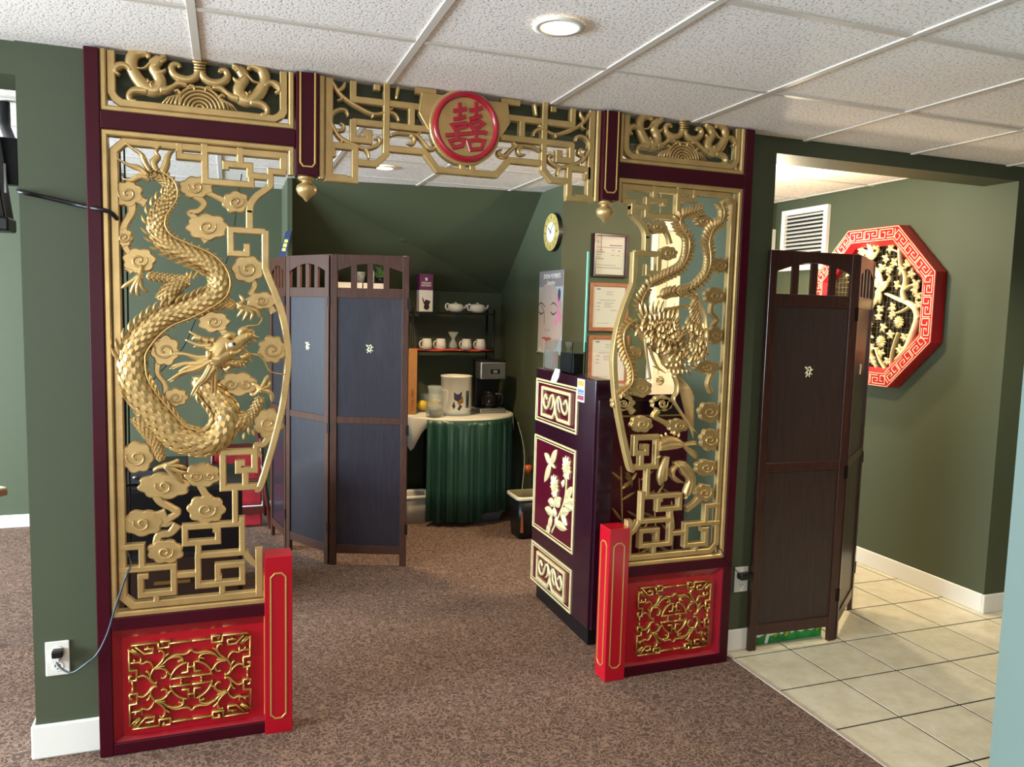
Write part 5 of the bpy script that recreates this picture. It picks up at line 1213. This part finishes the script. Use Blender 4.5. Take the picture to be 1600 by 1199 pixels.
# ================================================================ behind the left screen: tall cabinet with things on top
CT = PY(590, 455, 2.77)[2]; CB = PY(590, 443, 2.77)[2]
sc_ = thing('tall_cabinet', 'tall black cabinet standing behind the folding screen', 'cabinet', (1.55, 2.75, 0))
put('body', M().box(1.1, 1.63, 2.76, 3.02, 0, CT), mat('cabinet_black', '121214', .5), sc_, bev=.004); put('door', M().box(1.12, 1.61, 2.745, 2.76, .06, CT-.03), mat('cabinet_black', '121214', .5), sc_, bev=.003)
WB = mat('carton_white', 'e8dcd0', .5)
def bp(px, py): return PY(px, py, 2.77)
for q, (x0p, x1p) in ((1, (520, 566)), (2, (568, 606))):
    a, b = bp(x0p, 443), bp(x1p, 443); put('box', M().box(a[0], b[0], 2.77, 2.93, CT+.001, CB), WB, None, ('white flat carton on the cabinet, seen through the left slots' if q == 1 else 'white flat carton on the cabinet, seen through the right slots'), 'box')
x = bp(562, 440)[0]; put('planter', M().lathe([(0, 0), (.032, 0), (.045, .075), (.042, .075), (.03, .005), (0, .005)], (x, 2.8, CB+.001), 16, cap=False), mat('basket_grey', '8c8a86', .7, noise=.4, nscale=60), None, 'small grey patterned pot on the cabinet behind the screen', 'pot')
x = bp(583, 440)[0]; put('card', M().box(x-.012, x+.006, 2.775, 2.79, CB+.001, CB+.09), WB, None, 'upright cream card standing on the cabinet beside the plant', 'card')
x = bp(596, 440)[0]; pl = thing('potted_plant', 'small leafy green plant on the cabinet seen through the screen slots', 'plant', (x, 2.84, CB+.001))
put('pot', M().lathe([(0, 0), (.025, 0), (.032, .04), (0, .04)], (x, 2.84, CB+.001), 14, cap=False), BLACK, pl)
lf = M(lambda u, d, v: (u, 2.84+d, v)); rn = random.Random(5)
for k in range(26): a_ = rn.uniform(20, 160); lf.leaf(x+rn.uniform(-.02, .02), CB+.03+rn.uniform(0, .05), math.radians(a_), rn.uniform(.04, .07), .018, rn.uniform(-.03, .03), .004, bend=rn.uniform(-.4, .4))
put('foliage', lf, mat('leaf_green', '4c6a34', .5), pl, kind='stuff')
# projecting blue sign on the partition wall
sg = M(); a, b, c_, d_ = PY(447, 361, 2.5), PY(454, 362, 2.5), PY(444, 408, 2.5), PY(434, 405, 2.5)
sgn = thing('hanging_sign', 'dark blue sign with yellow blocks hanging beside the partition', 'sign', (a[0], 2.5, c_[2]))
qv = [(a[0], 2.5, a[2]), (b[0]+.004, 2.47, b[2]), (c_[0], 2.44, c_[2]), (d_[0], 2.47, d_[2])]
sg.rings([qv, [(p[0], p[1]+.004, p[2]) for p in qv]], smooth=False); put('sign_board', sg, mat('sign_navy', '1c2a4c', .35), sgn)
yl = M()
for f0, f1 in ((.3, .4), (.44, .56), (.6, .7)):
    L0 = [np.array(qv[0])*(1-f)+np.array(qv[3])*f for f in (f0, f1)]; R0 = [np.array(qv[1])*(1-f)+np.array(qv[2])*f for f in (f0, f1)]
    e_ = [L0[0]*.8+R0[0]*.2, L0[0]*.25+R0[0]*.75, L0[1]*.25+R0[1]*.75, L0[1]*.8+R0[1]*.2]; e_ = [p - np.array([0, .003, 0]) for p in e_]
    put('yellow_block', M().rings([[tuple(p) for p in e_], [tuple(p+np.array([0, .002, 0])) for p in e_]], smooth=False), mat('sign_yellow', 'd8d45a' if f0 < .6 else 'c8ccd0', .4), sgn)

# ================================================================ left back room
MAH = mat('mahogany', '4a1c18', .35, coat=.2); BRO = mat('red_brocade', '8c1420', .6, noise=.35, nscale=18)
lad = thing('folding_rack', 'mahogany folding rack with red brocade seats leaning against the back wall', 'rack', (.62, 2.75, 0))
def yz(t_): return 2.62 + .34*t_
for x0, x1 in ((.40, .46), (.80, .70)): put('rail', M().tube([(x0, 2.60, 0), (x1, 2.96, .82)], .016, 4), MAH, lad)
for x0, x1 in ((.42, .44), (.78, .74)): put('rail', M().tube([(x0, 2.96, 0), (x1, 2.68, .6)], .014, 4), MAH, lad)
for z, y in ((.12, 2.655), (.28, 2.725), (.52, 2.83)): put('rung', M().box(.42, .77 - z*.1, y-.012, y+.012, z-.022, z+.022), MAH, lad)
for z0, z1, y in ((.14, .26, 2.70), (.30, .5, 2.78), (.01, .1, 2.66)): put('brocade_panel', M().box(.44, .745, y, y+.03, z0, z1), BRO, lad, bev=.01)
md_ = thing('media_cabinet', 'low black media cabinet behind the left carved panel', 'cabinet', (.2, 1.4, 0))
put('body', M().box(-.05, .60, 1.25, 1.75, .02, .62), mat('cabinet_black', '121214', .5), md_, bev=.004)
put('shelf_front', M().box(-.03, .58, 1.235, 1.25, .30, .60), BLACK, md_, bev=.003); put('drawer', M().box(-.03, .58, 1.23, 1.25, .05, .27), mat('drawer_brown', '2c1a12', .35), md_, bev=.003)
put('drawer_handle', M().box(.2, .36, 1.218, 1.23, .15, .165), mat('brass', 'a08048', .3, .8), md_)
av = thing('av_receiver', 'black and grey equipment box on the media cabinet', 'equipment', (.15, 1.45, .621)); put('case', M().box(.0, .34, 1.3, 1.6, .622, .70), BLACK, av, bev=.004); put('front_plate', M().box(.01, .33, 1.293, 1.3, .63, .69), mat('plate_grey', '4a4c50', .35, .4), av)
for k in range(4): put('knob', M().tube([(.06+.06*k, 1.293, .66), (.06+.06*k, 1.283, .66)], .009, 10), STEEL, av)
# bundle of cables hanging behind the carved panel
CBL = mat('cable_black', '0b0b0d', .4)
rn = random.Random(2)
for k, lb in enumerate(('black cable hanging closest to the outer border behind the dragon panel', 'black cable hanging second from the border behind the dragon panel', 'thin black cable hanging innermost behind the dragon panel')):
    P = [(.208+.009*k+rn.uniform(-.004, .004), .115+.012*k, z) for z in (2.0, 1.7, 1.4, 1.1, .8, .62, .45)] + [(.25+.02*k, .14, .2), (.26+.03*k, .2, .008), (.3+.05*k, .34, .008)]
    put('hanging_cable', M().tube(sp(P, 5), .0042 - .0007*k, 6), CBL, None, lb, 'cable', 'cables behind the dragon panel')
# long thin cable diagonal behind the panel
a, b = PY(376, 290, .12), PY(230, 600, .12); put('hanging_cable', M().tube(sp([(PY(*p, .12)[0], .12, PY(*p, .12)[2]) for p in ((378, 272), (372, 310), (362, 380), (345, 430), (310, 490), (285, 545), (235, 600), (222, 650))], 5), .0018, 5), CBL, None, 'very thin black wire running diagonally behind the dragon', 'cable', 'cables behind the dragon panel')

# television on a bracket in the left opening, and its cable
tv = thing('television', 'black flat television on a wall bracket at the left edge', 'television', (-.55, .5, 1.75))
D_ = mat('tv_black', '0e0e10', .3)
t0, t1 = np.array([-.215, .36]), np.array([-.95, .62])
put('screen_body', M().rings([[(-.19, .50, 1.76), (-.22, .44, 2.10), (-.95, .30, 2.10), (-.92, .36, 1.74)], [(-.175, .56, 1.745), (-.205, .52, 2.06), (-.93, .4, 2.06), (-.9, .44, 1.73)]], smooth=False), D_, tv, bev=.006)
put('bracket_arm', M().tube([(-.24, .56, 2.0), (-.20, .70, 2.03), (-.32, 1.1, 2.2), (-.32, 1.1, H2)], .02, 8), BLACKM, tv); put('bracket_plate', M().box(-.235, -.165, .57, .62, 1.90, 2.065), BLACKM, tv, bev=.003)
put('cover_strip', M().obox((-.188, .49, 1.91), (0, 0, 1), (1, 0, 0), (0, 1, 0), .05, .003, .004), mat('strip_grey', '8a8c90', .4), tv)
put('speaker_bar', M().box(-.90, -.172, .45, .56, 1.725, 1.775), BLACK, tv, bev=.008)
pts = [(24, 296, .19), (30, 299, .05), (70, 308, .048), (120, 320, .045), (150, 326, -.012), (170, 331, -.014), (181, 340, .0), (186, 350, .06)]
for off, rr_, lb in ((0, .0068, 'thick black cable running from the television across the green pier'),):
    P = [tuple(PY(x, y, yy)) for x, y, yy in pts]; P[0] = (-.09, .3, P[0][2]+.02); put('television_cable', M().tube(sp(P, 6), rr_, 8), CBL, None, lb, 'cable')

# ================================================================ outlets and cords
OUT = mat('outlet_white', 'ddd9cc', .4)
def outlet(px, py, y, label, w_=.07, h_=.115):
    c = PY(px, py, y); x, z = c[0], c[2]; t = thing('wall_outlet', label, 'outlet', (x, y, z))
    put('cover_plate', M().box(x-w_/2, x+w_/2, y-.007, y, z-h_/2, z+h_/2), OUT, t, bev=.003)
    for dz in (.026, -.026):
        s_ = put('socket', M(lambda u, d, v: (u, d, v)).disc(x, z+dz, .017, y-.009, y-.006, 20, .0005), WHITE, t)
        put('slots', M().box(x-.008, x-.0055, y-.0095, y-.0088, z+dz-.002, z+dz+.007).box(x+.0055, x+.008, y-.0095, y-.0088, z+dz-.002, z+dz+.007).box(x-.002, x+.002, y-.0095, y-.0088, z+dz-.01, z+dz-.006), BLACK, s_, kind='stuff')
    return x, z
x, z = outlet(90.5, 1028, .06, 'white wall outlet with a plug on the green pier left of the archway')
ad = thing('power_plug', 'black plug with white adapter pushed into the left outlet', 'plug', (x, .05, z+.02))
put('black_plug', M().box(x-.012, x+.02, .022, .051, z+.012, z+.036), BLACK, ad, bev=.004); put('white_adapter', M().box(x-.016, x+.01, .026, .051, z-.006, z+.013), OUT, ad, bev=.003)
P = [(x, .03, z+.002), (x+.015, .018, z-.018), (x+.05, .0, z-.03)] + [tuple(PY(px, py, -.016)) for px, py in ((135, 1037), (152, 1022), (168, 990), (180, 950), (192, 915), (199, 896))] + [(PY(203, 884, .01)[0], .03, PY(203, 884, .01)[2]), (.215, .1, .66)]
put('cord', M().tube(sp(P, 6), .0032, 8), mat('cord_slate', '3c4650', .4), None, 'slate grey cord curving from the left outlet up into the dragon panel', 'cord')
x, z = outlet(1157, 905, .09, 'white wall outlet with a black adapter right of the archway')
put('power_adapter', M().box(x-.028, x+.03, .045, .081, z+.008, z+.036), BLACK, None, 'black power adapter plugged into the right outlet', 'adapter', bev=.005)
P = [(x-.026, .05, z+.02), (x-.035, .03, z+.03), tuple(PY(1140, 880, -.012)), tuple(PY(1128, 862, -.012)), tuple(PY(1122, 855, -.01)), tuple(PY(1116, 852, .03))]
put('cord', M().tube(sp(P, 6), .002, 6), CBL, None, 'thin black cord from the right adapter into the phoenix panel', 'cord')

# ================================================================ green drinks carton behind the right screen
sp_ = thing('drinks_carton', 'green soft-drink carton on the tiles behind the right folding screen', 'carton', (2.97, .2, 0))
put('carton', M().box(2.79, 3.17, .10, .24, .0015, .125), mat('carton_green', '1f8a3c', .35, noise=.5, nscale=14), sp_, bev=.003)
text('lettering', 'Sprite', .15, (2.955, .0992, .085), FRONT, mat('carton_lettering', 'e8f0e4', .4), sp_, bold=.002, shear=.25)
yl = M(lambda u, d, v: (u, d, v))
for x_, z_ in ((2.84, .05), (2.90, .03), (3.08, .05), (3.12, .09), (3.14, .03), (2.96, .025)): yl.leaf(x_, z_, 1.1, .05, .022, .0998, .0006, back=.0006)
put('lemon_print', yl, mat('print_lime', 'a8b02c', .4), sp_, kind='stuff')

# ================================================================ dining table in the left room
p = PZ(9, 766, .75); tx, ty = p[0], p[1]
dt = thing('dining_table', 'dining table corner with cream cloth at the left edge of the view', 'table', (tx-.5, ty, 0))
c_ = (tx-.52, ty+.03); 
def rq(r, z, a0=0): return [(c_[0]+r*math.cos(a0+PI/2*k), c_[1]+r*math.sin(a0+PI/2*k), z) for k in range(4)]
put('tabletop', M().rings([rq(.52, .722), rq(.52, .748)], smooth=False), mat('table_wood', '8a6248', .5), dt, bev=.004); put('cloth_cover', M().rings([rq(.515, .749), rq(.515, .755)], smooth=False), mat('cloth_cream', 'e8dcb8', .7), dt)
put('pedestal', M().lathe([(.22, 0), (.22, .02), (.04, .05), (.035, .70), (.15, .722)], (c_[0], c_[1], 0), 20, cap=True), BLACKM, dt)
